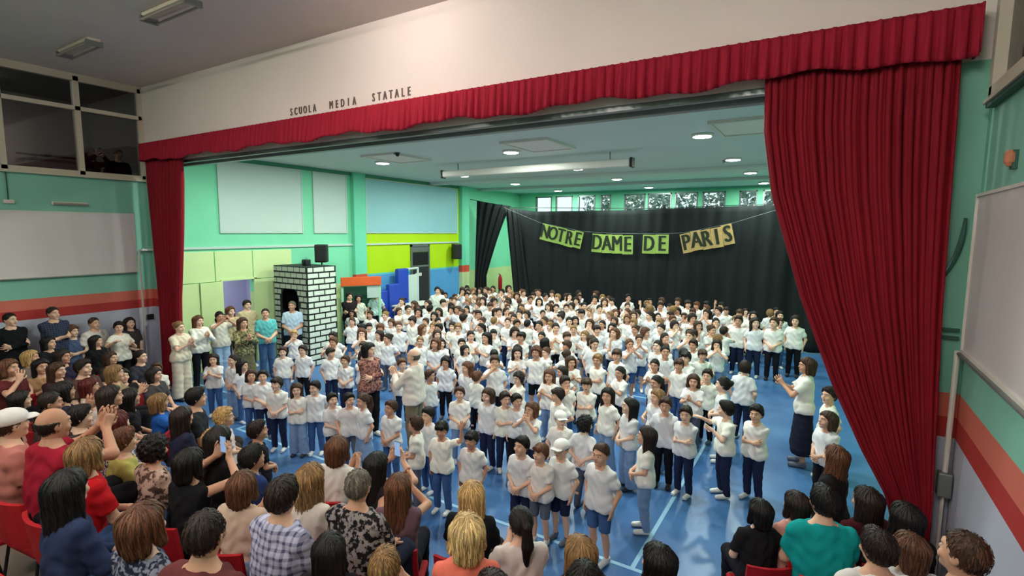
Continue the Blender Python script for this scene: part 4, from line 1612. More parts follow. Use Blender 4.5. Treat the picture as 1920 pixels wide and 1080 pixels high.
# ------------------------------------------------------------------ people: places on the floor and tiers (metres), build and clothes
# x, y, scale, pose, hair, hair colour, cut, trouser colour, turn, extra, label
PUPILS = [
    (-9.93, 5.3, 0.976, 'clap', 'long', 'dark', 'long', (62, 92, 140), 0, '', 'girl with long dark hair clapping nearest the adults in cream'),
    (-9.47, 5.42, 0.992, 'clasp', 'ponytail', 'dark', 'wide', (128, 154, 190), -20, '', 'ponytailed girl in light jeans at left end of front children'),
    (-9.15, 5.41, 0.944, 'down2', 'long', 'black', 'long', (62, 92, 140), 50, '', 'girl with long black hair turned right among left front children'),
    (-8.39, 5.1, 0.944, 'clasp', 'bob', 'brown', 'long', (62, 92, 140), 40, '', 'brown bobbed girl leaning right in the left front group'),
    (-8.13, 5.15, 0.96, 'clasp', 'short', 'black', 'long', (34, 42, 70), 30, '', 'short-haired child in navy jeans, third left of the boy with clasped hands'),
    (-7.49, 4.98, 0.976, 'clasp', 'fringe', 'dark', 'long', (34, 42, 70), 0, '', 'boy with hands clasped low, dark jeans and white trainers'),
    (-7.05, 5.03, 0.944, 'cross', 'long', 'brown', 'wide', (128, 154, 190), 0, '', 'girl in wide light jeans with folded arms, right of clasped-hands boy'),
    (-6.86, 5.22, 0.96, 'behind', 'short', 'black', 'long', (62, 92, 140), 10, '', 'child with both arms behind the back in mid-blue jeans'),
    (-6.23, 5.04, 0.928, 'clasp', 'short', 'black', 'long', (34, 42, 70), 60, '', 'small black-haired child turned sideways beside the kneeling-height row'),
    (-5.97, 5.14, 0.944, 'down2', 'short', 'black', 'long', (96, 102, 116), 25, '', 'child seen half from behind in grey trousers near standing woman'),
    (-5.72, 5.18, 0.96, 'down', 'ponytail', 'brown', 'skirt', (128, 154, 190), -40, '', 'ponytailed girl in pale skirt below the patterned-blouse woman'),
    (-5.16, 5.18, 0.96, 'clasp', 'short', 'brown', 'long', (62, 92, 140), -10, '', 'boy in blue jeans standing right of the pale-skirt girl'),
    (-4.4, 4.86, 0.976, 'clasp', 'short', 'brown', 'long', (96, 102, 116), -70, '', 'child in profile with folded hands beside the arm-raising boy'),
    (-4.53, 5.25, 0.96, 'down', 'short', 'black', 'long', (62, 92, 140), -20, '', 'dark-haired child half hidden behind the arm-raising boy'),
    (-4.04, 4.94, 0.96, 'raise', 'fringe', 'black', 'long', (62, 92, 140), 0, '', 'boy in jeans raising one arm at the front'),
    (-3.56, 4.92, 0.944, 'down', 'fringe', 'black', 'long', (26, 26, 32), 0, '', 'boy in black trousers standing alone with arms down'),
    (-4.74, 6.23, 0.96, 'clasp', 'short', 'brown', 'long', (128, 154, 190), 30, '', 'child in light jeans above the arm-raising boy'),
    (-4.25, 6.29, 0.992, 'down', 'bob', 'brown', 'long', (34, 42, 70), -15, '', 'bobbed child in navy at left of tight front cluster'),
    (-3.98, 6.35, 0.976, 'cross', 'short', 'dark', 'long', (34, 42, 70), 30, '', 'child with crossed arms second in tight front cluster'),
    (-3.81, 6.41, 0.96, 'down2', 'short', 'black', 'long', (26, 26, 32), 20, '', 'short black-haired boy in middle of tight front cluster'),
    (-3.45, 6.2, 0.96, 'both_face', 'bob', 'chestnut', 'long', (34, 42, 70), -10, '', 'chestnut-haired child holding both hands to the face'),
    (-2.89, 4.98, 0.992, 'clasp', 'short', 'black', 'long', (34, 42, 70), 0, '', 'boy in dark trousers at left of the front white-cap child'),
    (-2.65, 5.0, 0.96, 'clasp', 'fringe', 'chestnut', 'shorts', (96, 102, 116), 0, '', 'brown-haired child in grey shorts with hands joined'),
    (-2.48, 5.19, 0.976, 'down', 'short', 'brown', 'shorts', (34, 42, 70), -10, 'hat', 'child in white cap and dark shorts in the front row'),
    (-2.93, 6.09, 0.96, 'down2', 'short', 'brown', 'long', (62, 92, 140), 10, 'hat', 'child in white cap standing one row behind the front'),
    (-2.53, 5.98, 0.992, 'behind', 'curly', 'black', 'long', (96, 102, 116), 170, '', 'curly black-haired child seen from behind'),
    (-1.95, 5.07, 1.072, 'down', 'crop', 'brown', 'shorts', (62, 92, 140), -10, '', 'tall boy in long white shirt and denim shorts at front'),
    (-2.68, 7.17, 1.024, 'down2', 'long', 'black', 'wide', (128, 154, 190), -30, '', 'girl with long black hair and pale jeans in third row'),
    (-2.23, 6.83, 1.04, 'clasp', 'verylong', 'black', 'wide', (128, 154, 190), -40, '', 'girl with very long black hair and wide pale jeans'),
    (-1.71, 5.91, 1.04, 'clasp', 'long', 'dark', 'long', (128, 154, 190), -60, '', 'dark long-haired girl in profile behind the tall front boy'),
    (-1.82, 7.15, 1.04, 'down', 'short', 'brown', 'long', (26, 26, 32), 10, '', 'brown-haired boy in black trousers left of crossed-arms pair'),
    (-1.51, 7.04, 1.008, 'cross', 'short', 'dark', 'long', (34, 42, 70), -10, '', 'boy folding his arms in dark jeans, left of the pointing boy'),
    (-1.04, 7.32, 1.072, 'point', 'short', 'black', 'long', (34, 42, 70), -50, '', 'boy pointing sideways with stretched arm at right front'),
    (-0.68, 7.42, 1.056, 'cross', 'short', 'black', 'long', (34, 42, 70), -20, '', 'boy with crossed arms standing at the right end of front'),
    (-1.27, 8.44, 1.088, 'clasp', 'bun', 'black', 'long', (26, 26, 32), -70, '', 'girl with black bun turned left behind the pointing boy'),
    (-1.11, 9.58, 1.12, 'down2', 'short', 'dark', 'long', (34, 42, 70), 170, '', 'boy seen from behind at the right edge of the crowd'),
    (-1.76, 8.65, 1.024, 'clap', 'bob', 'brown', 'long', (96, 102, 116), 0, '', 'brown bobbed child clapping behind the folded-arms boy'),
    (-1.63, 9.12, 1.024, 'face', 'short', 'dark', 'long', (26, 26, 32), -10, '', 'child with one hand at the face in right third row'),
    (-2.2, 9.51, 1.04, 'down2', 'fringe', 'brown', 'long', (62, 92, 140), -20, '', 'child with brown fringe two rows behind the folded-arms boy'),
    (-2.25, 8.23, 1.024, 'down', 'ponytail', 'black', 'long', (62, 92, 140), -30, '', 'black ponytailed child between pale-jeans girl and folded-arms boy'),
    (-3.19, 7.56, 1.008, 'cross', 'fringe', 'brown', 'long', (62, 92, 140), 0, '', 'child folding arms behind the curly-haired child'),
    (-3.53, 7.47, 1.008, 'face', 'short', 'dark', 'long', (62, 92, 140), 40, '', 'child with hand to chin above the rear white cap'),
    (-3.93, 7.69, 1.008, 'clap', 'long', 'chestnut', 'long', (128, 154, 190), -10, '', 'chestnut long-haired girl clapping above tight front cluster'),
    (-9.45, 6.45, 0.96, 'down', 'short', 'brown', 'long', (128, 154, 190), 10, '', 'left child of the pair in front of the castle tower'),
    (-9.16, 6.71, 0.976, 'down', 'short', 'dark', 'long', (26, 26, 32), -10, '', 'right child of the pair in front of the castle tower'),
    (-10.61, 7.56, 0.992, 'face', 'short', 'blond', 'long', (96, 102, 116), 0, '', 'fair-haired child with hand at face before the tower arch'),
    (-8.56, 6.92, 0.96, 'down2', 'fringe', 'dark', 'long', (34, 42, 70), 30, '', 'child in navy jeans left of the patterned-blouse woman'),
    (-7.91, 6.74, 0.928, 'clasp', 'short', 'brown', 'long', (34, 42, 70), 0, '', 'small child at the elbow of the patterned-blouse woman'),
    (-9.53, 7.78, 1.024, 'hips', 'short', 'dark', 'long', (62, 92, 140), 0, '', 'child with hands on hips beneath the tower brickwork'),
    (-6.11, 7.6, 0.96, 'down', 'curly', 'black', 'long', (26, 26, 32), 0, '', 'curly-haired child facing front right of the white-shirted man'),
    (-5.42, 7.34, 1.008, 'behind', 'long', 'chestnut', 'long', (62, 92, 140), -10, '', 'girl with chestnut hair behind the curly child'),
    (-5.77, 6.73, 0.96, 'down2', 'short', 'brown', 'long', (62, 92, 140), 60, '', "brown-haired child at the white-shirted man's side"),
    (-1.84, 14.12, 1.2, 'down', 'short', 'dark', 'long', (34, 42, 70), 0, '', 'first of four older pupils in line at the right rear'),
    (-1.44, 14.01, 1.2, 'down2', 'long', 'dark', 'long', (34, 42, 70), 0, '', 'second of four older pupils in line at right rear'),
    (-1.02, 13.99, 1.24, 'clasp', 'short', 'brown', 'long', (26, 26, 32), 0, '', 'third of four older pupils in line at right rear'),
    (-0.59, 14.64, 1.24, 'down', 'bob', 'dark', 'long', (26, 26, 32), 0, '', 'last of four older pupils beside the red curtain'),
    (0.15, 8.59, 1.12, 'down2', 'short', 'dark', 'shorts', (34, 42, 70), -60, '', 'child half covered by the right red curtain'),
    (0.13, 7.71, 1.04, 'clasp', 'bob', 'brown', 'long', (26, 26, 32), -30, '', 'bobbed child standing just below the curtain edge at right'),
    (-12.55, 17.03, 1.09, 'down2', 'fringe', 'dark', 'wide', (26, 26, 32), -24, '', 'fringed pupil, head turned, first from left in first row before black backdrop'),
    (-11.87, 17.0, 1.057, 'clasp', 'bob', 'dark', 'shorts', (34, 42, 70), -31, '', 'bobbed pupil, hands joined, second from left in first row before black backdrop'),
    (-11.33, 17.12, 1.128, 'cross', 'ponytail', 'black', 'long', (128, 154, 190), -28, '', 'ponytailed pupil, arms folded, third from left in first row before black backdrop'),
    (-10.61, 17.13, 1.186, 'both_face', 'long', 'dark', 'long', (26, 26, 32), 37, '', 'long-haired pupil, hands to face, fourth from left in first row before black backdrop'),
    (-9.96, 17.02, 1.109, 'behind', 'ponytail', 'chestnut', 'long', (62, 92, 140), -13, '', 'ponytailed pupil, arms behind, fifth from left in first row before black backdrop'),
    (-9.46, 17.3, 1.105, 'behind', 'short', 'brown', 'shorts', (34, 42, 70), 43, '', 'short-haired pupil, arms behind, sixth from left in first row before black backdrop'),
    (-8.79, 17.32, 1.112, 'clap', 'fringe', 'brown', 'long', (34, 42, 70), -34, '', 'fringed pupil, clapping, seventh from left in first row before black backdrop'),
    (-8.06, 17.0, 1.08, 'clap', 'short', 'brown', 'wide', (96, 102, 116), 29, '', 'short-haired pupil, clapping, eighth from left in first row before black backdrop'),
    (-7.73, 17.38, 1.153, 'cross', 'curly', 'dark', 'long', (34, 42, 70), 30, '', 'curly-haired pupil, arms folded, ninth from left in first row before black backdrop'),
    (-7.05, 17.37, 1.181, 'behind', 'short', 'brown', 'long', (62, 92, 140), -28, '', 'short-haired pupil, arms behind, tenth from left in first row before black backdrop'),
    (-6.48, 17.14, 1.087, 'clap_high', 'bun', 'brown', 'long', (26, 26, 32), -41, '', 'bun-haired pupil, clapping high, eleventh from left in first row before black backdrop'),
    (-5.75, 17.04, 1.19, 'down', 'short', 'black', 'long', (62, 92, 140), 30, '', 'short-haired pupil, arms down, twelfth from left in first row before black backdrop'),
    (-5.09, 17.34, 1.096, 'hips', 'short', 'black', 'long', (26, 26, 32), 38, '', 'short-haired pupil, hands on hips, thirteenth from left in first row before black backdrop'),
    (-4.59, 17.04, 1.165, 'down', 'fringe', 'brown', 'long', (96, 102, 116), -45, '', 'fringed pupil, arms down, fourteenth from left in first row before black backdrop'),
    (-4.16, 17.37, 1.159, 'behind', 'fringe', 'brown', 'shorts', (26, 26, 32), 6, '', 'fringed pupil, arms behind, fifteenth from left in first row before black backdrop'),
    (-3.52, 17.22, 1.102, 'hips', 'fringe', 'chestnut', 'long', (34, 42, 70), -15, '', 'fringed pupil, hands on hips, sixteenth from left in first row before black backdrop'),
    (-3.18, 17.07, 1.158, 'raise', 'fringe', 'black', 'shorts', (26, 26, 32), -33, '', 'fringed pupil, arm raised, seventeenth from left in first row before black backdrop'),
    (-2.77, 17.28, 1.136, 'face', 'fringe', 'black', 'long', (96, 102, 116), -45, '', 'fringed pupil, hand to face, eighteenth from left in first row before black backdrop'),
    (-2.04, 17.02, 1.048, 'clap', 'bun', 'dark', 'long', (62, 92, 140), 13, '', 'bun-haired pupil, clapping, nineteenth from left in first row before black backdrop'),
    (-1.21, 17.16, 1.116, 'behind', 'short', 'black', 'shorts', (34, 42, 70), 34, '', 'short-haired pupil, arms behind, twentieth from left in first row before black backdrop'),
    (-12.16, 16.58, 1.038, 'raise', 'bob', 'dark', 'long', (96, 102, 116), -20, '', 'bobbed pupil, arm raised, first from left in second row before black backdrop'),
    (-11.25, 16.74, 1.095, 'down2', 'fringe', 'brown', 'long', (34, 42, 70), -41, '', 'fringed pupil, head turned, second from left in second row before black backdrop'),
    (-10.69, 16.78, 1.085, 'both_face', 'short', 'black', 'long', (128, 154, 190), -31, '', 'short-haired pupil, hands to face, third from left in second row before black backdrop'),
    (-10.06, 16.44, 1.069, 'both_face', 'bob', 'darkblond', 'long', (128, 154, 190), -42, '', 'bobbed pupil, hands to face, fourth from left in second row before black backdrop'),
    (-9.7, 16.74, 1.12, 'cross', 'short', 'chestnut', 'long', (34, 42, 70), 9, '', 'short-haired pupil, arms folded, fifth from left in second row before black backdrop'),
    (-9.07, 16.8, 1.169, 'clasp', 'bun', 'dark', 'long', (96, 102, 116), -13, '', 'bun-haired pupil, hands joined, sixth from left in second row before black backdrop'),
    (-8.23, 16.58, 1.066, 'clap', 'short', 'brown', 'long', (26, 26, 32), 10, '', 'short-haired pupil, clapping, seventh from left in second row before black backdrop'),
    (-7.73, 16.59, 1.135, 'face', 'long', 'black', 'shorts', (26, 26, 32), 9, '', 'long-haired pupil, hand to face, eighth from left in second row before black backdrop'),
    (-7.3, 16.46, 1.146, 'down2', 'short', 'brown', 'long', (96, 102, 116), 2, '', 'short-haired pupil, head turned, ninth from left in second row before black backdrop'),
    (-6.57, 16.78, 1.152, 'down', 'short', 'darkblond', 'long', (26, 26, 32), 12, '', 'short-haired pupil, arms down, tenth from left in second row before black backdrop'),
    (-6.11, 16.54, 1.101, 'face', 'fringe', 'black', 'shorts', (128, 154, 190), -43, '', 'fringed pupil, hand to face, eleventh from left in second row before black backdrop'),
    (-5.0, 16.71, 1.083, 'clasp', 'short', 'darkblond', 'long', (34, 42, 70), 38, '', 'short-haired pupil, hands joined, twelfth from left in second row before black backdrop'),
    (-4.23, 16.67, 1.051, 'raise', 'curly', 'black', 'long', (26, 26, 32), -40, '', 'curly-haired pupil, arm raised, thirteenth from left in second row before black backdrop'),
    (-3.68, 16.68, 1.184, 'cross', 'fringe', 'dark', 'long', (34, 42, 70), 15, '', 'fringed pupil, arms folded, fourteenth from left in second row before black backdrop'),
    (-3.12, 16.71, 1.085, 'clasp', 'short', 'chestnut', 'shorts', (128, 154, 190), -36, '', 'short-haired pupil, hands joined, fifteenth from left in second row before black backdrop'),
    (-2.55, 16.78, 1.076, 'hips', 'fringe', 'dark', 'shorts', (62, 92, 140), 3, '', 'fringed pupil, hands on hips, sixteenth from left in second row before black backdrop'),
    (-1.83, 16.4, 1.049, 'cross', 'bun', 'black', 'long', (26, 26, 32), -19, '', 'bun-haired pupil, arms folded, seventeenth from left in second row before black backdrop'),
    (-1.34, 16.67, 1.11, 'face', 'fringe', 'darkblond', 'long', (34, 42, 70), 160, '', 'fringed pupil, hand to face, eighteenth from left in second row before black backdrop'),
    (-12.13, 16.12, 1.127, 'behind', 'short', 'chestnut', 'long', (62, 92, 140), 19, '', 'short-haired pupil, arms behind, first from left in third row before black backdrop'),
    (-11.59, 16.1, 1.113, 'clap_high', 'curly', 'darkblond', 'wide', (34, 42, 70), 33, '', 'curly-haired pupil, clapping high, second from left in third row before black backdrop'),
    (-11.01, 16.14, 1.181, 'clap', 'bun', 'brown', 'long', (34, 42, 70), -41, '', 'bun-haired pupil, clapping, third from left in third row before black backdrop'),
    (-9.56, 16.01, 1.098, 'cross', 'curly', 'brown', 'long', (34, 42, 70), -6, '', 'curly-haired pupil, arms folded, fourth from left in third row before black backdrop'),
    (-8.97, 16.17, 1.126, 'down', 'fringe', 'dark', 'long', (62, 92, 140), -8, '', 'fringed pupil, arms down, fifth from left in third row before black backdrop'),
    (-8.44, 16.09, 1.136, 'cross', 'bun', 'black', 'wide', (62, 92, 140), 43, '', 'bun-haired pupil, arms folded, sixth from left in third row before black backdrop'),
    (-7.96, 16.11, 1.142, 'face', 'fringe', 'darkblond', 'shorts', (128, 154, 190), -41, '', 'fringed pupil, hand to face, seventh from left in third row before black backdrop'),
    (-7.19, 15.97, 1.106, 'clap', 'curly', 'dark', 'long', (26, 26, 32), -11, '', 'curly-haired pupil, clapping, eighth from left in third row before black backdrop'),
    (-6.54, 16.05, 1.182, 'face', 'curly', 'black', 'wide', (34, 42, 70), -12, '', 'curly-haired pupil, hand to face, ninth from left in third row before black backdrop'),
    (-6.14, 15.86, 1.149, 'clap', 'long', 'brown', 'long', (96, 102, 116), 7, '', 'long-haired pupil, clapping, tenth from left in third row before black backdrop'),
    (-5.37, 15.89, 1.08, 'down', 'bun', 'brown', 'wide', (34, 42, 70), 21, '', 'bun-haired pupil, arms down, eleventh from left in third row before black backdrop'),
    (-4.74, 15.82, 1.075, 'behind', 'fringe', 'dark', 'long', (62, 92, 140), -14, '', 'fringed pupil, arms behind, twelfth from left in third row before black backdrop'),
    (-4.3, 15.82, 1.169, 'clap', 'short', 'dark', 'shorts', (62, 92, 140), -2, '', 'short-haired pupil, clapping, thirteenth from left in third row before black backdrop'),
    (-3.79, 15.87, 1.055, 'face', 'curly', 'black', 'long', (62, 92, 140), -11, '', 'curly-haired pupil, hand to face, fourteenth from left in third row before black backdrop'),
    (-3.38, 15.99, 1.063, 'behind', 'fringe', 'brown', 'long', (34, 42, 70), 13, '', 'fringed pupil, arms behind, fifteenth from left in third row before black backdrop'),
    (-2.65, 16.04, 1.142, 'down', 'short', 'dark', 'long', (34, 42, 70), -37, '', 'short-haired pupil, arms down, sixteenth from left in third row before black backdrop'),
    (-2.04, 15.8, 1.152, 'hips', 'fringe', 'brown', 'long', (26, 26, 32), -11, '', 'fringed pupil, hands on hips, seventeenth from left in third row before black backdrop'),
    (-1.69, 15.96, 1.093, 'cross', 'fringe', 'darkblond', 'long', (34, 42, 70), 15, '', 'fringed pupil, arms folded, eighteenth from left in third row before black backdrop'),
    (-1.03, 15.95, 1.166, 'down', 'bob', 'black', 'shorts', (34, 42, 70), 17, '', 'bobbed pupil, arms down, nineteenth from left in third row before black backdrop'),
    (-12.38, 15.42, 0.994, 'down', 'ponytail', 'dark', 'long', (26, 26, 32), -5, '', 'ponytailed pupil, arms down, first from left in fourth row before black backdrop'),
    (-11.69, 15.58, 1.148, 'face', 'bob', 'black', 'long', (96, 102, 116), -4, '', 'bobbed pupil, hand to face, second from left in fourth row before black backdrop'),
    (-11.07, 15.53, 1.051, 'clap_high', 'bun', 'dark', 'shorts', (62, 92, 140), -26, '', 'bun-haired pupil, clapping high, third from left in fourth row before black backdrop'),
    (-10.46, 15.26, 1.087, 'hips', 'short', 'dark', 'long', (34, 42, 70), -34, '', 'short-haired pupil, hands on hips, fourth from left in fourth row before black backdrop'),
    (-9.79, 15.58, 1.028, 'clasp', 'bob', 'chestnut', 'long', (34, 42, 70), -24, '', 'bobbed pupil, hands joined, fifth from left in fourth row before black backdrop'),
    (-9.07, 15.34, 1.029, 'down2', 'short', 'chestnut', 'long', (96, 102, 116), 160, '', 'short-haired pupil, head turned, sixth from left in fourth row before black backdrop'),
    (-8.57, 15.24, 1.12, 'clap', 'short', 'brown', 'shorts', (34, 42, 70), 21, '', 'short-haired pupil, clapping, seventh from left in fourth row before black backdrop'),
    (-7.77, 15.26, 1.041, 'down', 'short', 'brown', 'long', (26, 26, 32), 15, '', 'short-haired pupil, arms down, eighth from left in fourth row before black backdrop'),
    (-7.06, 15.35, 1.015, 'down', 'curly', 'dark', 'long', (96, 102, 116), -43, '', 'curly-haired pupil, arms down, ninth from left in fourth row before black backdrop'),
    (-6.71, 15.32, 1.04, 'behind', 'long', 'dark', 'long', (62, 92, 140), -10, '', 'long-haired pupil, arms behind, tenth from left in fourth row before black backdrop'),
    (-5.18, 15.3, 1.006, 'both_face', 'ponytail', 'chestnut', 'long', (26, 26, 32), -43, '', 'ponytailed pupil, hands to face, eleventh from left in fourth row before black backdrop'),
    (-4.5, 15.37, 1.144, 'raise', 'bob', 'darkblond', 'long', (128, 154, 190), 160, '', 'bobbed pupil, arm raised, twelfth from left in fourth row before black backdrop'),
    (-3.81, 15.4, 1.15, 'both_face', 'short', 'darkblond', 'shorts', (128, 154, 190), 160, '', 'short-haired pupil, hands to face, thirteenth from left in fourth row before black backdrop'),
    (-3.45, 15.25, 1.025, 'both_face', 'short', 'brown', 'shorts', (62, 92, 140), 2, '', 'short-haired pupil, hands to face, fourteenth from left in fourth row before black backdrop'),
    (-2.84, 15.32, 1.141, 'both_face', 'long', 'black', 'long', (34, 42, 70), -16, '', 'long-haired pupil, hands to face, fifteenth from left in fourth row before black backdrop'),
    (-2.06, 15.21, 1.069, 'both_face', 'short', 'darkblond', 'wide', (26, 26, 32), 11, '', 'short-haired pupil, hands to face, sixteenth from left in fourth row before black backdrop'),
    (-1.65, 15.57, 1.154, 'hips', 'bob', 'dark', 'long', (26, 26, 32), 12, '', 'bobbed pupil, hands on hips, seventeenth from left in fourth row before black backdrop'),
    (-0.99, 15.31, 1.079, 'hips', 'short', 'brown', 'long', (62, 92, 140), 33, '', 'short-haired pupil, hands on hips, eighteenth from left in fourth row before black backdrop'),
    (-12.17, 14.84, 1.142, 'hips', 'long', 'dark', 'wide', (62, 92, 140), -22, '', 'long-haired pupil, hands on hips, first from left in fifth row before black backdrop'),
    (-11.48, 14.84, 1.043, 'down2', 'short', 'brown', 'long', (128, 154, 190), 18, '', 'short-haired pupil, head turned, second from left in fifth row before black backdrop'),
    (-11.0, 14.9, 1.125, 'clap_high', 'short', 'black', 'shorts', (26, 26, 32), 18, '', 'short-haired pupil, clapping high, third from left in fifth row before black backdrop'),
    (-10.34, 14.73, 1.019, 'down', 'bob', 'chestnut', 'long', (62, 92, 140), 40, '', 'bobbed pupil, arms down, fourth from left in fifth row before black backdrop'),
    (-9.82, 14.79, 1.095, 'clasp', 'short', 'darkblond', 'long', (96, 102, 116), -12, '', 'short-haired pupil, hands joined, fifth from left in fifth row before black backdrop'),
    (-9.2, 14.84, 1.059, 'clasp', 'curly', 'dark', 'long', (26, 26, 32), -9, '', 'curly-haired pupil, hands joined, sixth from left in fifth row before black backdrop'),
    (-8.0, 14.82, 1.14, 'clasp', 'bob', 'dark', 'long', (26, 26, 32), 26, '', 'bobbed pupil, hands joined, seventh from left in fifth row before black backdrop'),
    (-7.59, 14.77, 1.007, 'behind', 'ponytail', 'black', 'long', (62, 92, 140), -32, '', 'ponytailed pupil, arms behind, eighth from left in fifth row before black backdrop'),
    (-7.01, 14.85, 1.037, 'down2', 'short', 'dark', 'long', (26, 26, 32), -22, '', 'short-haired pupil, head turned, ninth from left in fifth row before black backdrop'),
    (-6.37, 14.75, 1.132, 'down', 'bun', 'black', 'long', (128, 154, 190), 22, '', 'bun-haired pupil, arms down, tenth from left in fifth row before black backdrop'),
    (-5.83, 14.68, 1.106, 'clap', 'bun', 'black', 'long', (34, 42, 70), 14, '', 'bun-haired pupil, clapping, eleventh from left in fifth row before black backdrop'),
    (-5.31, 14.63, 1.046, 'clap', 'long', 'chestnut', 'long', (62, 92, 140), 21, '', 'long-haired pupil, clapping, twelfth from left in fifth row before black backdrop'),
    (-4.68, 14.77, 1.065, 'down', 'short', 'dark', 'long', (96, 102, 116), -36, '', 'short-haired pupil, arms down, thirteenth from left in fifth row before black backdrop'),
    (-4.13, 14.96, 1.008, 'clasp', 'bun', 'black', 'shorts', (34, 42, 70), 41, '', 'bun-haired pupil, hands joined, fourteenth from left in fifth row before black backdrop'),
    (-3.74, 14.82, 1.072, 'hips', 'short', 'dark', 'long', (26, 26, 32), -42, '', 'short-haired pupil, hands on hips, fifteenth from left in fifth row before black backdrop'),
    (-3.21, 14.66, 1.054, 'down2', 'bun', 'brown', 'shorts', (96, 102, 116), -5, '', 'bun-haired pupil, head turned, sixteenth from left in fifth row before black backdrop'),
    (-2.45, 14.63, 1.021, 'behind', 'ponytail', 'darkblond', 'long', (96, 102, 116), 160, '', 'ponytailed pupil, arms behind, seventeenth from left in fifth row before black backdrop'),
    (-11.7, 14.02, 1.029, 'down2', 'fringe', 'black', 'wide', (128, 154, 190), 40, '', 'fringed pupil, head turned, first from left in sixth row before black backdrop'),
    (-11.18, 14.26, 1.022, 'clap', 'short', 'dark', 'long', (26, 26, 32), -37, '', 'short-haired pupil, clapping, second from left in sixth row before black backdrop'),
    (-10.31, 14.05, 1.051, 'clasp', 'fringe', 'darkblond', 'wide', (34, 42, 70), -28, '', 'fringed pupil, hands joined, third from left in sixth row before black backdrop'),
    (-9.72, 14.06, 1.121, 'behind', 'long', 'dark', 'wide', (96, 102, 116), 14, '', 'long-haired pupil, arms behind, fourth from left in sixth row before black backdrop'),
    (-9.27, 14.06, 1.117, 'face', 'curly', 'dark', 'shorts', (34, 42, 70), 38, '', 'curly-haired pupil, hand to face, fifth from left in sixth row before black backdrop'),
    (-8.77, 14.04, 1.092, 'face', 'ponytail', 'brown', 'long', (62, 92, 140), -24, '', 'ponytailed pupil, hand to face, sixth from left in sixth row before black backdrop'),
    (-8.22, 14.02, 1.044, 'down', 'bob', 'brown', 'shorts', (128, 154, 190), 7, '', 'bobbed pupil, arms down, seventh from left in sixth row before black backdrop'),
    (-7.4, 14.35, 1.081, 'down', 'bob', 'brown', 'long', (62, 92, 140), -20, '', 'bobbed pupil, arms down, eighth from left in sixth row before black backdrop'),
    (-7.02, 14.13, 1.104, 'clap', 'bun', 'dark', 'wide', (96, 102, 116), 2, '', 'bun-haired pupil, clapping, ninth from left in sixth row before black backdrop'),
    (-6.39, 14.38, 1.003, 'clasp', 'bun', 'black', 'long', (62, 92, 140), -1, '', 'bun-haired pupil, hands joined, tenth from left in sixth row before black backdrop'),
    (-5.98, 14.28, 1.038, 'clap', 'bun', 'darkblond', 'long', (62, 92, 140), -40, '', 'bun-haired pupil, clapping, eleventh from left in sixth row before black backdrop'),
    (-5.31, 14.2, 1.037, 'clasp', 'short', 'darkblond', 'long', (34, 42, 70), -34, '', 'short-haired pupil, hands joined, twelfth from left in sixth row before black backdrop'),
    (-4.63, 14.25, 1.082, 'cross', 'long', 'brown', 'wide', (96, 102, 116), 5, '', 'long-haired pupil, arms folded, thirteenth from left in sixth row before black backdrop'),
    (-4.12, 14.1, 1.132, 'behind', 'ponytail', 'dark', 'long', (62, 92, 140), -25, '', 'ponytailed pupil, arms behind, fourteenth from left in sixth row before black backdrop'),
    (-3.48, 14.05, 1.096, 'clap_high', 'short', 'chestnut', 'long', (26, 26, 32), 40, '', 'short-haired pupil, clapping high, fifteenth from left in sixth row before black backdrop'),
    (-3.02, 14.29, 1.136, 'clap_high', 'curly', 'dark', 'long', (34, 42, 70), 37, '', 'curly-haired pupil, clapping high, sixteenth from left in sixth row before black backdrop'),
    (-2.41, 14.26, 1.096, 'face', 'ponytail', 'black', 'long', (34, 42, 70), 16, '', 'ponytailed pupil, hand to face, seventeenth from left in sixth row before black backdrop'),
    (-10.6, 13.67, 1.098, 'cross', 'bun', 'chestnut', 'long', (26, 26, 32), -9, '', 'bun-haired pupil, arms folded, first from left in seventh row before black backdrop'),
    (-9.51, 13.46, 1.053, 'hips', 'bun', 'chestnut', 'long', (34, 42, 70), -35, '', 'bun-haired pupil, hands on hips, second from left in seventh row before black backdrop'),
    (-9.04, 13.49, 1.074, 'raise', 'fringe', 'brown', 'long', (34, 42, 70), 8, '', 'fringed pupil, arm raised, third from left in seventh row before black backdrop'),
    (-8.42, 13.54, 1.075, 'down', 'short', 'chestnut', 'long', (26, 26, 32), 22, '', 'short-haired pupil, arms down, fourth from left in seventh row before black backdrop'),
    (-8.02, 13.73, 1.011, 'clasp', 'fringe', 'darkblond', 'long', (34, 42, 70), -37, '', 'fringed pupil, hands joined, fifth from left in seventh row before black backdrop'),
    (-7.19, 13.57, 1.0, 'face', 'ponytail', 'black', 'wide', (34, 42, 70), 12, '', 'ponytailed pupil, hand to face, sixth from left in seventh row before black backdrop'),
    (-6.6, 13.64, 1.014, 'clasp', 'fringe', 'dark', 'long', (96, 102, 116), -33, '', 'fringed pupil, hands joined, seventh from left in seventh row before black backdrop'),
    (-5.92, 13.56, 1.105, 'raise', 'fringe', 'black', 'shorts', (34, 42, 70), -7, '', 'fringed pupil, arm raised, eighth from left in seventh row before black backdrop'),
    (-4.95, 13.59, 1.001, 'down2', 'bob', 'brown', 'shorts', (96, 102, 116), -43, '', 'bobbed pupil, head turned, ninth from left in seventh row before black backdrop'),
    (-4.58, 13.59, 1.08, 'hips', 'long', 'chestnut', 'long', (128, 154, 190), 4, '', 'long-haired pupil, hands on hips, tenth from left in seventh row before black backdrop'),
    (-3.69, 13.57, 1.045, 'clasp', 'short', 'darkblond', 'wide', (26, 26, 32), -16, '', 'short-haired pupil, hands joined, eleventh from left in seventh row before black backdrop'),
    (-3.28, 13.46, 1.054, 'face', 'curly', 'dark', 'long', (128, 154, 190), 43, '', 'curly-haired pupil, hand to face, twelfth from left in seventh row before black backdrop'),
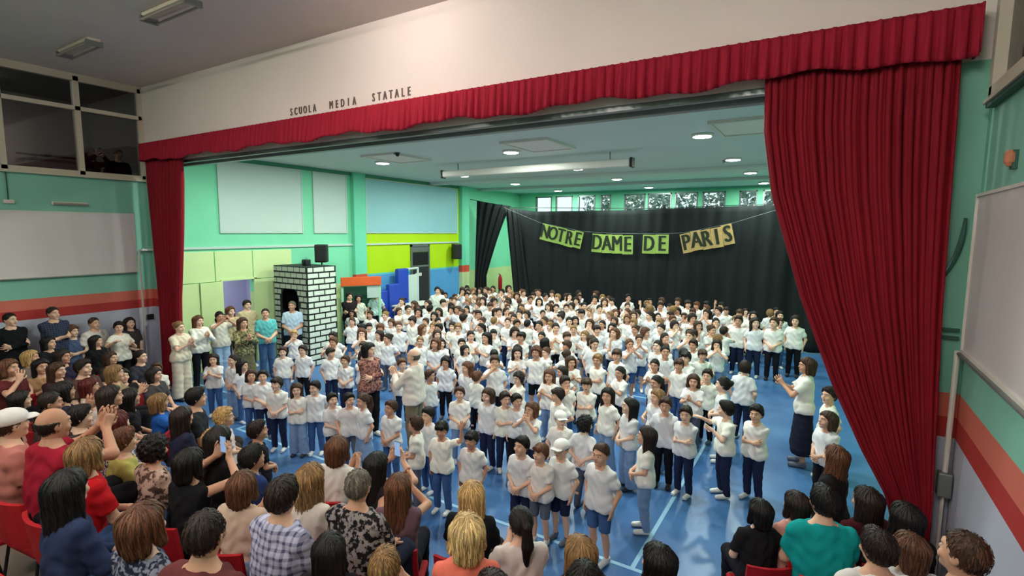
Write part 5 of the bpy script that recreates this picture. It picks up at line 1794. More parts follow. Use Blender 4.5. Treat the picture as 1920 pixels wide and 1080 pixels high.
    (-2.71, 13.55, 1.086, 'down', 'bob', 'brown', 'long', (96, 102, 116), 37, '', 'bobbed pupil, arms down, thirteenth from left in seventh row before black backdrop'),
    (-2.09, 13.5, 1.033, 'both_face', 'fringe', 'dark', 'long', (128, 154, 190), 160, '', 'fringed pupil, hands to face, fourteenth from left in seventh row before black backdrop'),
    (-10.69, 13.18, 1.083, 'down2', 'fringe', 'dark', 'long', (26, 26, 32), 18, '', 'fringed pupil, head turned, first from left in eighth row before black backdrop'),
    (-10.15, 12.92, 1.035, 'both_face', 'curly', 'dark', 'long', (26, 26, 32), 39, '', 'curly-haired pupil, hands to face, second from left in eighth row before black backdrop'),
    (-9.5, 12.87, 1.016, 'hips', 'ponytail', 'black', 'long', (128, 154, 190), -4, '', 'ponytailed pupil, hands on hips, third from left in eighth row before black backdrop'),
    (-8.64, 13.19, 0.978, 'clap', 'long', 'dark', 'long', (96, 102, 116), 41, '', 'long-haired pupil, clapping, fourth from left in eighth row before black backdrop'),
    (-8.12, 12.99, 1.054, 'face', 'ponytail', 'dark', 'wide', (96, 102, 116), 41, '', 'ponytailed pupil, hand to face, fifth from left in eighth row before black backdrop'),
    (-7.46, 13.09, 1.003, 'down', 'curly', 'dark', 'long', (62, 92, 140), -33, '', 'curly-haired pupil, arms down, sixth from left in eighth row before black backdrop'),
    (-6.3, 12.97, 1.05, 'down', 'fringe', 'dark', 'shorts', (62, 92, 140), -42, '', 'fringed pupil, arms down, seventh from left in eighth row before black backdrop'),
    (-5.79, 12.82, 1.033, 'clap', 'bob', 'black', 'long', (34, 42, 70), 15, '', 'bobbed pupil, clapping, eighth from left in eighth row before black backdrop'),
    (-5.0, 12.82, 1.008, 'face', 'ponytail', 'dark', 'long', (96, 102, 116), -23, '', 'ponytailed pupil, hand to face, ninth from left in eighth row before black backdrop'),
    (-4.22, 13.01, 1.091, 'clasp', 'fringe', 'darkblond', 'long', (128, 154, 190), -11, '', 'fringed pupil, hands joined, tenth from left in eighth row before black backdrop'),
    (-2.76, 12.82, 1.006, 'raise', 'short', 'black', 'shorts', (34, 42, 70), -26, '', 'short-haired pupil, arm raised, eleventh from left in eighth row before black backdrop'),
    (-2.27, 12.9, 1.12, 'clap', 'bun', 'brown', 'long', (62, 92, 140), 43, '', 'bun-haired pupil, clapping, twelfth from left in eighth row before black backdrop'),
    (-11.77, 12.4, 1.127, 'face', 'ponytail', 'brown', 'long', (26, 26, 32), -24, '', 'ponytailed pupil, hand to face, first from left in ninth row before black backdrop'),
    (-11.1, 12.23, 1.097, 'behind', 'bob', 'brown', 'shorts', (62, 92, 140), -13, '', 'bobbed pupil, arms behind, second from left in ninth row before black backdrop'),
    (-10.7, 12.42, 1.125, 'clasp', 'long', 'dark', 'long', (96, 102, 116), -13, '', 'long-haired pupil, hands joined, third from left in ninth row before black backdrop'),
    (-9.85, 12.54, 1.013, 'clap', 'curly', 'dark', 'wide', (96, 102, 116), -16, '', 'curly-haired pupil, clapping, fourth from left in ninth row before black backdrop'),
    (-9.53, 12.42, 1.056, 'behind', 'long', 'brown', 'long', (62, 92, 140), 9, '', 'long-haired pupil, arms behind, fifth from left in ninth row before black backdrop'),
    (-8.77, 12.35, 1.012, 'down', 'short', 'dark', 'long', (128, 154, 190), -45, '', 'short-haired pupil, arms down, sixth from left in ninth row before black backdrop'),
    (-8.11, 12.57, 1.088, 'clap', 'short', 'dark', 'long', (26, 26, 32), 13, '', 'short-haired pupil, clapping, seventh from left in ninth row before black backdrop'),
    (-7.66, 12.53, 1.033, 'clap', 'short', 'chestnut', 'shorts', (34, 42, 70), -18, '', 'short-haired pupil, clapping, eighth from left in ninth row before black backdrop'),
    (-7.27, 12.32, 1.121, 'both_face', 'ponytail', 'dark', 'long', (62, 92, 140), 2, '', 'ponytailed pupil, hands to face, ninth from left in ninth row before black backdrop'),
    (-6.59, 12.53, 1.002, 'clap_high', 'ponytail', 'brown', 'long', (62, 92, 140), -35, '', 'ponytailed pupil, clapping high, tenth from left in ninth row before black backdrop'),
    (-6.26, 12.23, 0.995, 'clasp', 'fringe', 'brown', 'shorts', (34, 42, 70), -12, '', 'fringed pupil, hands joined, eleventh from left in ninth row before black backdrop'),
    (-5.76, 12.37, 1.071, 'clap', 'ponytail', 'black', 'long', (34, 42, 70), 11, '', 'ponytailed pupil, clapping, twelfth from left in ninth row before black backdrop'),
    (-5.11, 12.22, 1.096, 'both_face', 'bob', 'brown', 'long', (34, 42, 70), 2, '', 'bobbed pupil, hands to face, thirteenth from left in ninth row before black backdrop'),
    (-4.53, 12.28, 1.049, 'clasp', 'bob', 'black', 'long', (62, 92, 140), 8, '', 'bobbed pupil, hands joined, fourteenth from left in ninth row before black backdrop'),
    (-3.91, 12.24, 1.066, 'down', 'bun', 'brown', 'long', (62, 92, 140), -25, '', 'bun-haired pupil, arms down, fifteenth from left in ninth row before black backdrop'),
    (-3.36, 12.5, 1.101, 'hips', 'bun', 'dark', 'shorts', (128, 154, 190), -8, '', 'bun-haired pupil, hands on hips, sixteenth from left in ninth row before black backdrop'),
    (-2.58, 12.46, 1.057, 'clap', 'short', 'dark', 'long', (96, 102, 116), -37, '', 'short-haired pupil, clapping, seventeenth from left in ninth row before black backdrop'),
    (-2.03, 12.38, 1.022, 'hips', 'curly', 'darkblond', 'shorts', (34, 42, 70), 160, '', 'curly-haired pupil, hands on hips, eighteenth from left in ninth row before black backdrop'),
    (-11.17, 11.63, 0.979, 'clap', 'short', 'brown', 'shorts', (26, 26, 32), 40, '', 'short-haired pupil, clapping, first from left in tenth row before black backdrop'),
    (-10.63, 11.87, 1.066, 'cross', 'bob', 'brown', 'long', (26, 26, 32), 17, '', 'bobbed pupil, arms folded, second from left in tenth row before black backdrop'),
    (-10.17, 11.91, 1.08, 'hips', 'short', 'black', 'shorts', (26, 26, 32), 160, '', 'short-haired pupil, hands on hips, third from left in tenth row before black backdrop'),
    (-9.59, 11.62, 1.082, 'clap', 'long', 'dark', 'long', (26, 26, 32), -19, '', 'long-haired pupil, clapping, fourth from left in tenth row before black backdrop'),
    (-9.0, 11.94, 1.066, 'down', 'bun', 'brown', 'wide', (62, 92, 140), -26, '', 'bun-haired pupil, arms down, fifth from left in tenth row before black backdrop'),
    (-8.21, 11.69, 1.112, 'down2', 'short', 'dark', 'shorts', (26, 26, 32), -18, '', 'short-haired pupil, head turned, sixth from left in tenth row before black backdrop'),
    (-7.73, 11.73, 0.995, 'clasp', 'short', 'darkblond', 'wide', (26, 26, 32), 160, '', 'short-haired pupil, hands joined, seventh from left in tenth row before black backdrop'),
    (-7.21, 11.93, 1.079, 'clap', 'ponytail', 'dark', 'long', (26, 26, 32), -12, '', 'ponytailed pupil, clapping, eighth from left in tenth row before black backdrop'),
    (-6.72, 11.81, 1.001, 'both_face', 'short', 'black', 'wide', (96, 102, 116), 160, '', 'short-haired pupil, hands to face, ninth from left in tenth row before black backdrop'),
    (-6.03, 11.78, 1.014, 'down', 'short', 'darkblond', 'long', (34, 42, 70), -28, '', 'short-haired pupil, arms down, tenth from left in tenth row before black backdrop'),
    (-5.3, 11.65, 1.019, 'down', 'ponytail', 'darkblond', 'shorts', (34, 42, 70), 14, '', 'ponytailed pupil, arms down, eleventh from left in tenth row before black backdrop'),
    (-4.73, 11.78, 1.054, 'down2', 'fringe', 'dark', 'long', (96, 102, 116), 5, '', 'fringed pupil, head turned, twelfth from left in tenth row before black backdrop'),
    (-4.32, 11.91, 1.022, 'clasp', 'long', 'dark', 'long', (26, 26, 32), 41, '', 'long-haired pupil, hands joined, thirteenth from left in tenth row before black backdrop'),
    (-3.59, 11.99, 1.069, 'down2', 'curly', 'chestnut', 'long', (128, 154, 190), 44, '', 'curly-haired pupil, head turned, fourteenth from left in tenth row before black backdrop'),
    (-3.11, 11.93, 1.023, 'face', 'ponytail', 'dark', 'long', (26, 26, 32), 40, '', 'ponytailed pupil, hand to face, fifteenth from left in tenth row before black backdrop'),
    (-2.57, 11.99, 1.107, 'both_face', 'ponytail', 'brown', 'long', (62, 92, 140), -2, '', 'ponytailed pupil, hands to face, sixteenth from left in tenth row before black backdrop'),
    (-1.95, 11.79, 1.019, 'both_face', 'bob', 'dark', 'long', (128, 154, 190), 18, '', 'bobbed pupil, hands to face, seventeenth from left in tenth row before black backdrop'),
    (-11.27, 11.14, 0.993, 'clap', 'fringe', 'dark', 'long', (128, 154, 190), 19, '', 'fringed pupil, clapping, first from left in eleventh row before black backdrop'),
    (-10.52, 11.34, 1.108, 'cross', 'bun', 'dark', 'long', (62, 92, 140), 30, '', 'bun-haired pupil, arms folded, second from left in eleventh row before black backdrop'),
    (-9.96, 11.16, 1.099, 'face', 'long', 'dark', 'long', (128, 154, 190), -2, '', 'long-haired pupil, hand to face, third from left in eleventh row before black backdrop'),
    (-9.41, 11.2, 1.043, 'down', 'long', 'black', 'long', (128, 154, 190), -6, '', 'long-haired pupil, arms down, fourth from left in eleventh row before black backdrop'),
    (-8.29, 11.08, 1.098, 'behind', 'fringe', 'dark', 'long', (26, 26, 32), 160, '', 'fringed pupil, arms behind, fifth from left in eleventh row before black backdrop'),
    (-7.81, 11.27, 1.033, 'face', 'bun', 'brown', 'wide', (62, 92, 140), -40, '', 'bun-haired pupil, hand to face, sixth from left in eleventh row before black backdrop'),
    (-7.03, 11.32, 1.078, 'clasp', 'ponytail', 'brown', 'long', (34, 42, 70), 19, '', 'ponytailed pupil, hands joined, seventh from left in eleventh row before black backdrop'),
    (-6.68, 11.2, 1.08, 'face', 'short', 'dark', 'long', (26, 26, 32), 26, '', 'short-haired pupil, hand to face, eighth from left in eleventh row before black backdrop'),
    (-6.01, 11.16, 1.11, 'cross', 'bun', 'black', 'wide', (62, 92, 140), -22, '', 'bun-haired pupil, arms folded, ninth from left in eleventh row before black backdrop'),
    (-5.53, 11.12, 1.11, 'clap', 'ponytail', 'dark', 'shorts', (26, 26, 32), 11, '', 'ponytailed pupil, clapping, tenth from left in eleventh row before black backdrop'),
    (-4.84, 11.28, 0.999, 'clap', 'long', 'darkblond', 'shorts', (96, 102, 116), -29, '', 'long-haired pupil, clapping, eleventh from left in eleventh row before black backdrop'),
    (-4.12, 11.33, 1.109, 'clasp', 'bob', 'chestnut', 'shorts', (26, 26, 32), -4, '', 'bobbed pupil, hands joined, twelfth from left in eleventh row before black backdrop'),
    (-3.51, 11.27, 1.045, 'clap_high', 'bun', 'brown', 'shorts', (62, 92, 140), 17, '', 'bun-haired pupil, clapping high, thirteenth from left in eleventh row before black backdrop'),
    (-2.89, 11.15, 0.969, 'clasp', 'short', 'chestnut', 'wide', (62, 92, 140), 37, '', 'short-haired pupil, hands joined, fourteenth from left in eleventh row before black backdrop'),
    (-2.32, 11.21, 1.076, 'down', 'short', 'dark', 'long', (34, 42, 70), -11, '', 'short-haired pupil, arms down, fifteenth from left in eleventh row before black backdrop'),
    (-12.04, 10.54, 0.98, 'down', 'bob', 'dark', 'long', (34, 42, 70), 6, '', 'bobbed pupil, arms down, first from left in twelfth row before black backdrop'),
    (-11.24, 10.52, 1.011, 'behind', 'short', 'brown', 'long', (34, 42, 70), 5, '', 'short-haired pupil, arms behind, second from left in twelfth row before black backdrop'),
    (-10.53, 10.43, 1.059, 'clap', 'bun', 'darkblond', 'long', (62, 92, 140), -36, '', 'bun-haired pupil, clapping, third from left in twelfth row before black backdrop'),
    (-9.8, 10.76, 0.979, 'clasp', 'fringe', 'brown', 'wide', (34, 42, 70), 10, '', 'fringed pupil, hands joined, fourth from left in twelfth row before black backdrop'),
    (-9.24, 10.64, 0.98, 'clasp', 'short', 'brown', 'long', (96, 102, 116), -10, '', 'short-haired pupil, hands joined, fifth from left in twelfth row before black backdrop'),
    (-8.69, 10.5, 1.044, 'clap', 'ponytail', 'black', 'shorts', (34, 42, 70), 25, '', 'ponytailed pupil, clapping, sixth from left in twelfth row before black backdrop'),
    (-8.13, 10.4, 1.001, 'clasp', 'curly', 'dark', 'long', (34, 42, 70), -1, '', 'curly-haired pupil, hands joined, seventh from left in twelfth row before black backdrop'),
    (-7.5, 10.76, 0.991, 'behind', 'ponytail', 'black', 'long', (62, 92, 140), -23, '', 'ponytailed pupil, arms behind, eighth from left in twelfth row before black backdrop'),
    (-6.89, 10.44, 0.957, 'face', 'fringe', 'black', 'long', (34, 42, 70), 8, '', 'fringed pupil, hand to face, ninth from left in twelfth row before black backdrop'),
    (-6.14, 10.55, 0.955, 'cross', 'fringe', 'black', 'shorts', (26, 26, 32), -45, '', 'fringed pupil, arms folded, tenth from left in twelfth row before black backdrop'),
    (-5.59, 10.51, 1.014, 'down', 'ponytail', 'black', 'long', (26, 26, 32), -5, '', 'ponytailed pupil, arms down, eleventh from left in twelfth row before black backdrop'),
    (-5.01, 10.65, 1.043, 'face', 'fringe', 'brown', 'wide', (26, 26, 32), 34, '', 'fringed pupil, hand to face, twelfth from left in twelfth row before black backdrop'),
    (-4.39, 10.63, 1.037, 'down', 'bob', 'brown', 'wide', (62, 92, 140), 33, '', 'bobbed pupil, arms down, thirteenth from left in twelfth row before black backdrop'),
    (-3.5, 10.57, 1.065, 'both_face', 'ponytail', 'chestnut', 'shorts', (62, 92, 140), 40, '', 'ponytailed pupil, hands to face, fourteenth from left in twelfth row before black backdrop'),
    (-2.88, 10.52, 1.105, 'clasp', 'ponytail', 'dark', 'wide', (128, 154, 190), -7, '', 'ponytailed pupil, hands joined, fifteenth from left in twelfth row before black backdrop'),
    (-2.34, 10.47, 1.03, 'face', 'fringe', 'black', 'shorts', (96, 102, 116), 23, '', 'fringed pupil, hand to face, sixteenth from left in twelfth row before black backdrop'),
    (-2.02, 10.64, 1.023, 'hips', 'fringe', 'brown', 'long', (62, 92, 140), 39, '', 'fringed pupil, hands on hips, seventeenth from left in twelfth row before black backdrop'),
    (-10.02, 10.13, 0.954, 'behind', 'curly', 'chestnut', 'wide', (26, 26, 32), 6, '', 'curly-haired pupil, arms behind, first from left in thirteenth row before black backdrop'),
    (-9.19, 10.06, 1.08, 'down', 'fringe', 'dark', 'long', (62, 92, 140), -28, '', 'fringed pupil, arms down, second from left in thirteenth row before black backdrop'),
    (-8.54, 10.14, 1.003, 'both_face', 'bob', 'darkblond', 'wide', (26, 26, 32), -15, '', 'bobbed pupil, hands to face, third from left in thirteenth row before black backdrop'),
    (-8.13, 9.86, 1.038, 'face', 'short', 'black', 'wide', (62, 92, 140), -40, '', 'short-haired pupil, hand to face, fourth from left in thirteenth row before black backdrop'),
    (-7.52, 9.84, 1.099, 'raise', 'short', 'darkblond', 'long', (34, 42, 70), 2, '', 'short-haired pupil, arm raised, fifth from left in thirteenth row before black backdrop'),
    (-6.13, 10.18, 1.086, 'clap', 'curly', 'dark', 'shorts', (34, 42, 70), 22, '', 'curly-haired pupil, clapping, sixth from left in thirteenth row before black backdrop'),
    (-5.77, 9.84, 1.082, 'clasp', 'fringe', 'black', 'shorts', (96, 102, 116), 14, '', 'fringed pupil, hands joined, seventh from left in thirteenth row before black backdrop'),
    (-5.22, 9.98, 1.006, 'clap_high', 'bob', 'black', 'long', (34, 42, 70), 160, '', 'bobbed pupil, clapping high, eighth from left in thirteenth row before black backdrop'),
    (-4.68, 9.96, 1.015, 'behind', 'fringe', 'brown', 'shorts', (34, 42, 70), -21, '', 'fringed pupil, arms behind, ninth from left in thirteenth row before black backdrop'),
    (-4.08, 10.04, 1.098, 'raise', 'ponytail', 'dark', 'wide', (34, 42, 70), 24, '', 'ponytailed pupil, arm raised, tenth from left in thirteenth row before black backdrop'),
    (-2.62, 10.09, 1.106, 'clasp', 'bun', 'black', 'shorts', (96, 102, 116), 38, '', 'bun-haired pupil, hands joined, eleventh from left in thirteenth row before black backdrop'),
    (-2.18, 9.94, 1.083, 'clap', 'fringe', 'black', 'wide', (128, 154, 190), -21, '', 'fringed pupil, clapping, twelfth from left in thirteenth row before black backdrop'),
    (-10.73, 9.4, 1.014, 'behind', 'ponytail', 'brown', 'shorts', (62, 92, 140), 16, '', 'ponytailed pupil, arms behind, first from left in fourteenth row before black backdrop'),
    (-10.01, 9.32, 0.967, 'clasp', 'fringe', 'dark', 'long', (26, 26, 32), 34, '', 'fringed pupil, hands joined, second from left in fourteenth row before black backdrop'),
    (-9.49, 9.22, 1.01, 'down', 'fringe', 'chestnut', 'long', (62, 92, 140), -12, '', 'fringed pupil, arms down, third from left in fourteenth row before black backdrop'),
    (-8.88, 9.23, 1.095, 'down', 'ponytail', 'chestnut', 'shorts', (96, 102, 116), 16, '', 'ponytailed pupil, arms down, fourth from left in fourteenth row before black backdrop'),
    (-8.42, 9.59, 1.036, 'down2', 'long', 'chestnut', 'shorts', (62, 92, 140), 44, '', 'long-haired pupil, head turned, fifth from left in fourteenth row before black backdrop'),
    (-7.68, 9.24, 1.036, 'down', 'long', 'brown', 'long', (34, 42, 70), 27, '', 'long-haired pupil, arms down, sixth from left in fourteenth row before black backdrop'),
    (-6.81, 9.38, 1.07, 'cross', 'ponytail', 'black', 'long', (62, 92, 140), 14, '', 'ponytailed pupil, arms folded, seventh from left in fourteenth row before black backdrop'),
    (-6.32, 9.29, 1.101, 'clap', 'long', 'black', 'wide', (62, 92, 140), -34, '', 'long-haired pupil, clapping, eighth from left in fourteenth row before black backdrop'),
    (-5.48, 9.23, 0.957, 'cross', 'curly', 'black', 'long', (62, 92, 140), 20, '', 'curly-haired pupil, arms folded, ninth from left in fourteenth row before black backdrop'),
    (-4.89, 9.4, 0.958, 'clap_high', 'bun', 'chestnut', 'long', (34, 42, 70), -33, '', 'bun-haired pupil, clapping high, tenth from left in fourteenth row before black backdrop'),
    (-4.4, 9.37, 0.973, 'hips', 'bun', 'brown', 'long', (26, 26, 32), 160, '', 'bun-haired pupil, hands on hips, eleventh from left in fourteenth row before black backdrop'),
    (-3.34, 9.37, 1.091, 'down2', 'fringe', 'brown', 'long', (26, 26, 32), -24, '', 'fringed pupil, head turned, twelfth from left in fourteenth row before black backdrop'),
    (-2.6, 9.35, 1.017, 'clap', 'ponytail', 'black', 'long', (34, 42, 70), -13, '', 'ponytailed pupil, clapping, thirteenth from left in fourteenth row before black backdrop'),
    (-9.61, 8.71, 1.056, 'clasp', 'fringe', 'black', 'shorts', (26, 26, 32), -37, '', 'fringed pupil, hands joined, first from left in fifteenth row before black backdrop'),
    (-8.96, 8.65, 0.988, 'hips', 'long', 'dark', 'wide', (62, 92, 140), -22, '', 'long-haired pupil, hands on hips, second from left in fifteenth row before black backdrop'),
    (-7.71, 8.68, 0.982, 'behind', 'bun', 'darkblond', 'shorts', (128, 154, 190), 33, '', 'bun-haired pupil, arms behind, third from left in fifteenth row before black backdrop'),
    (-7.23, 8.84, 0.968, 'clap', 'bob', 'dark', 'long', (62, 92, 140), 21, '', 'bobbed pupil, clapping, fourth from left in fifteenth row before black backdrop'),
    (-6.76, 8.98, 0.99, 'down2', 'short', 'dark', 'wide', (34, 42, 70), -6, '', 'short-haired pupil, head turned, fifth from left in fifteenth row before black backdrop'),
    (-6.47, 8.71, 0.943, 'down2', 'bob', 'black', 'shorts', (34, 42, 70), 25, '', 'bobbed pupil, head turned, sixth from left in fifteenth row before black backdrop'),
    (-5.7, 8.66, 0.949, 'clap_high', 'fringe', 'black', 'shorts', (128, 154, 190), 26, '', 'fringed pupil, clapping high, seventh from left in fifteenth row before black backdrop'),
    (-5.14, 8.64, 1.048, 'clap', 'long', 'dark', 'shorts', (26, 26, 32), 14, '', 'long-haired pupil, clapping, eighth from left in fifteenth row before black backdrop'),
    (-4.77, 8.75, 1.081, 'hips', 'curly', 'chestnut', 'shorts', (26, 26, 32), 8, '', 'curly-haired pupil, hands on hips, ninth from left in fifteenth row before black backdrop'),
    (-4.0, 8.7, 1.016, 'clap', 'bob', 'brown', 'long', (34, 42, 70), 28, '', 'bobbed pupil, clapping, tenth from left in fifteenth row before black backdrop'),
    (-3.54, 8.89, 1.069, 'cross', 'short', 'darkblond', 'long', (26, 26, 32), -22, '', 'short-haired pupil, arms folded, eleventh from left in fifteenth row before black backdrop'),
    (-3.0, 8.6, 0.991, 'clap', 'ponytail', 'black', 'long', (26, 26, 32), -31, '', 'ponytailed pupil, clapping, twelfth from left in fifteenth row before black backdrop'),
    (-9.02, 8.18, 1.08, 'both_face', 'long', 'chestnut', 'wide', (62, 92, 140), 14, '', 'long-haired pupil, hands to face, first from left in sixteenth row before black backdrop'),
    (-8.32, 8.29, 1.031, 'behind', 'bun', 'dark', 'long', (96, 102, 116), -15, '', 'bun-haired pupil, arms behind, second from left in sixteenth row before black backdrop'),
    (-6.94, 8.29, 1.077, 'clasp', 'bob', 'chestnut', 'long', (96, 102, 116), 7, '', 'bobbed pupil, hands joined, third from left in sixteenth row before black backdrop'),
    (-3.99, 8.3, 0.939, 'hips', 'long', 'dark', 'long', (26, 26, 32), -29, '', 'long-haired pupil, hands on hips, fourth from left in sixteenth row before black backdrop'),
    (-9.07, 7.42, 1.02, 'face', 'short', 'chestnut', 'long', (62, 92, 140), -18, '', 'short-haired pupil, hand to face, first from left in seventeenth row before black backdrop'),
    (-8.39, 7.64, 0.973, 'clap_high', 'short', 'brown', 'shorts', (34, 42, 70), -14, '', 'short-haired pupil, clapping high, second from left in seventeenth row before black backdrop'),
    (-5.05, 7.7, 1.078, 'face', 'short', 'brown', 'shorts', (26, 26, 32), 10, '', 'short-haired pupil, hand to face, third from left in seventeenth row before black backdrop'),
    (-4.42, 7.49, 0.943, 'clap', 'curly', 'dark', 'long', (96, 102, 116), -40, '', 'curly-haired pupil, clapping, fourth from left in seventeenth row before black backdrop'),
    (-2.06, 7.58, 1.007, 'hips', 'long', 'darkblond', 'wide', (128, 154, 190), -22, '', 'long-haired pupil, hands on hips, fifth from left in seventeenth row before black backdrop'),
    (-7.76, 7.06, 0.964, 'clap_high', 'curly', 'dark', 'wide', (96, 102, 116), 33, '', 'curly-haired pupil, clapping high, first from left in eighteenth row before black backdrop'),
    (-6.58, 6.91, 1.001, 'down', 'short', 'chestnut', 'long', (34, 42, 70), 36, '', 'short-haired pupil, arms down, second from left in eighteenth row before black backdrop'),
    (-5.09, 7.19, 0.938, 'clasp', 'fringe', 'chestnut', 'long', (26, 26, 32), 160, '', 'fringed pupil, hands joined, third from left in eighteenth row before black backdrop'),
    (-3.36, 6.87, 0.997, 'behind', 'fringe', 'dark', 'long', (34, 42, 70), -31, '', 'fringed pupil, arms behind, fourth from left in eighteenth row before black backdrop'),
]
# x, y, floor, build, scale, pose, hair, hair colour, top, top colour, sleeve, bottom, bottom colour, facing, hem, label
ADULTS = [
    (-12.86, 3.22, 0.26, 'man', 1.006, 'cross', 'crop', 'black', '-', (24, 24, 28), 'long', 'long', (40, 44, 60), (1, 0.2), 0, 'man in black long-sleeved top with crossed arms by left wall'),
    (-13.0, 3.89, 0.26, 'man', 1.017, 'cross', 'crop', 'dark', 'polo', (60, 70, 90), 'short', 'long', (54, 72, 110), (1, 0.1), 0, 'man in patterned navy polo with crossed arms by left wall'),
    (-13.0, 4.17, 0.0, 'woman', 0.982, 'cross', 'curly', 'chestnut', '-', (74, 88, 120), 'short', 'long', (26, 26, 34), (1, 0.2), 0, 'woman in slate blue top with crossed arms by the left wall'),
    (-13.0, 4.54, 0.0, 'man', 0.994, 'down', 'crop', 'brown', '-', (214, 208, 200), 'short', 'long', (40, 44, 60), (1, 0.3), 0, 'man in white T-shirt standing behind the woman in slate blue'),
    (-12.02, 4.21, 0.0, 'woman', 0.921, 'down2', 'long', 'black', '-', (24, 24, 26), 'long', 'long', (24, 24, 26), (1, 0.4), 0, 'woman in black jacket with long black hair by the left wall'),
    (-12.63, 4.83, 0.0, 'woman', 0.994, 'point', 'short', 'black', '-', (226, 218, 204), 'short', 'long', (26, 24, 26), (1, 0.3), 0, 'short-haired woman in white T-shirt reaching forward by left pole'),
    (-12.89, 5.14, 0.0, 'woman', 1.006, 'clasp', 'long', 'dark', '-', (70, 60, 60), 'short', 'long', (30, 30, 36), (1, 0.3), 0, 'long-haired woman behind the short-haired woman at the left pole'),
    (-11.5, 5.47, 0.0, 'woman', 1.006, 'clap', 'bun', 'darkblond', '-', (222, 206, 184), 'short', 'wide', (222, 206, 184), (1, 0.2), 0.0, 'woman in cream top and cream trousers applauding by left curtain'),
    (-11.95, 6.1, 0.0, 'woman', 1.006, 'clap', 'long', 'chestnut', '-', (228, 224, 214), 'long', 'long', (28, 28, 34), (1, 0.0), 0, 'woman in white blouse and black trousers beside the woman in cream'),
    (-12.13, 6.67, 0.0, 'woman', 1.006, 'phone', 'ponytail', 'black', '-', (222, 214, 200), 'short', 'wide', (160, 186, 214), (1, -0.1), 0, 'woman in light wide jeans holding both hands up'),
    (-10.89, 6.49, 0.0, 'woman', 1.006, 'clap', 'long', 'brown', 'khaki', (150, 142, 104), 'long', 'skirt', (104, 100, 74), (1, -0.2), 0, 'woman in khaki print dress in front of the doorway'),
    (-12.58, 7.2, 0.0, 'woman', 1.018, 'down', 'long', 'chestnut', '-', (190, 168, 132), 'short', 'long', (60, 56, 50), (1, 0.0), 0, 'chestnut-haired woman behind the raised hands near the doorway'),
    (-12.83, 7.78, 0.0, 'man', 1.006, 'down', 'short', 'dark', '-', (196, 178, 140), 'short', 'long', (70, 66, 54), (1, -0.1), 0, 'tall person in beige shirt standing in the doorway'),
    (-11.6, 7.49, 0.0, 'man', 0.96, 'clasp', 'crop', 'dark', '-', (92, 176, 176), 'short', 'long', (70, 100, 140), (1, -0.4), 0, 'man in teal polo and jeans left of the castle tower'),
    (-11.82, 8.39, 0.0, 'man', 0.994, 'clasp', 'crop', 'grey', '-', (186, 206, 224), 'short', 'long', (34, 38, 50), (0.8, -0.8), 0, 'man in light blue shirt standing before the tower arch'),
    (-6.67, 6.2, 0.0, 'woman', 1.006, 'cross', 'bob', 'black', 'blouse_pink', (176, 124, 114), 'long', 'long', (28, 26, 30), (1, -0.1), 0.02, 'woman in dusty pink print blouse standing among the children'),
    (-5.52, 6.06, 0.0, 'man', 0.994, 'clap', 'bald', 'grey', '-', (228, 214, 206), 'long', 'long', (124, 112, 90), (-1, -0.25), 0, 'balding man in white shirt and khaki trousers among children'),
    (-0.17, 9.0, 0.0, 'woman', 1.03, 'clap', 'bob', 'brown', '-', (228, 222, 216), 'short', 'skirt', (30, 32, 50), (-1, -0.1), 0, 'woman in white top and long navy skirt by right curtain'),
    (0.18, 5.69, 0.0, 'woman', 0.958, 'clasp', 'long', 'chestnut', '-', (34, 30, 34), 'long', 'long', (30, 30, 36), (-0.9, 0.35), 0, 'woman with long brown hair in black jacket before right curtain'),
    (-12.55, 12.01, 0.0, 'woman', 0.982, 'down', 'short', 'brown', '-', (190, 220, 214), 'short', 'long', (40, 44, 60), (0.8, -0.7), 0, 'woman in pale top at back left near the gym mats'),
    (-11.1, 13.39, 0.0, 'man', 0.983, 'down', 'short', 'black', '-', (214, 220, 210), 'short', 'long', (40, 44, 60), (0.8, -0.7), 0, 'tall adult in pale shirt at the back below the lime wall'),
    (-12.39, 10.77, 0.0, 'man', 0.971, 'cross', 'short', 'dark', '-', (40, 34, 36), 'short', 'long', (30, 30, 36), (0.9, -0.5), 0, 'dark-clothed adult in front of the small orange stall'),
    (-12.31, 11.05, 0.0, 'woman', 0.97, 'down', 'bob', 'black', '-', (206, 206, 190), 'short', 'long', (40, 44, 60), (0.9, -0.5), 0, 'black-haired adult in pale top beside the orange stall'),
    (0.72, 3.45, 0.26, 'man', 1.02, 'clasp', 'crop', 'brown', '-', (50, 46, 50), 'short', 'long', (40, 40, 50), (-0.9, 0.45), 0, 'man with cropped hair in dark shirt by the right wall'),
    (-13.72, 4.97, 3.7, 'woman', 0.97, 'phone', 'long', 'black', '-', (24, 24, 28), 'long', 'long', (24, 24, 28), (1, 0.2), 0, 'woman photographing from the gallery window'),
    (-13.74, 5.5, 3.7, 'man', 0.94, 'down', 'crop', 'grey', '-', (26, 26, 30), 'long', 'long', (24, 24, 28), (1, 0.2), 0, 'man in dark clothes at the right end of gallery window'),
]
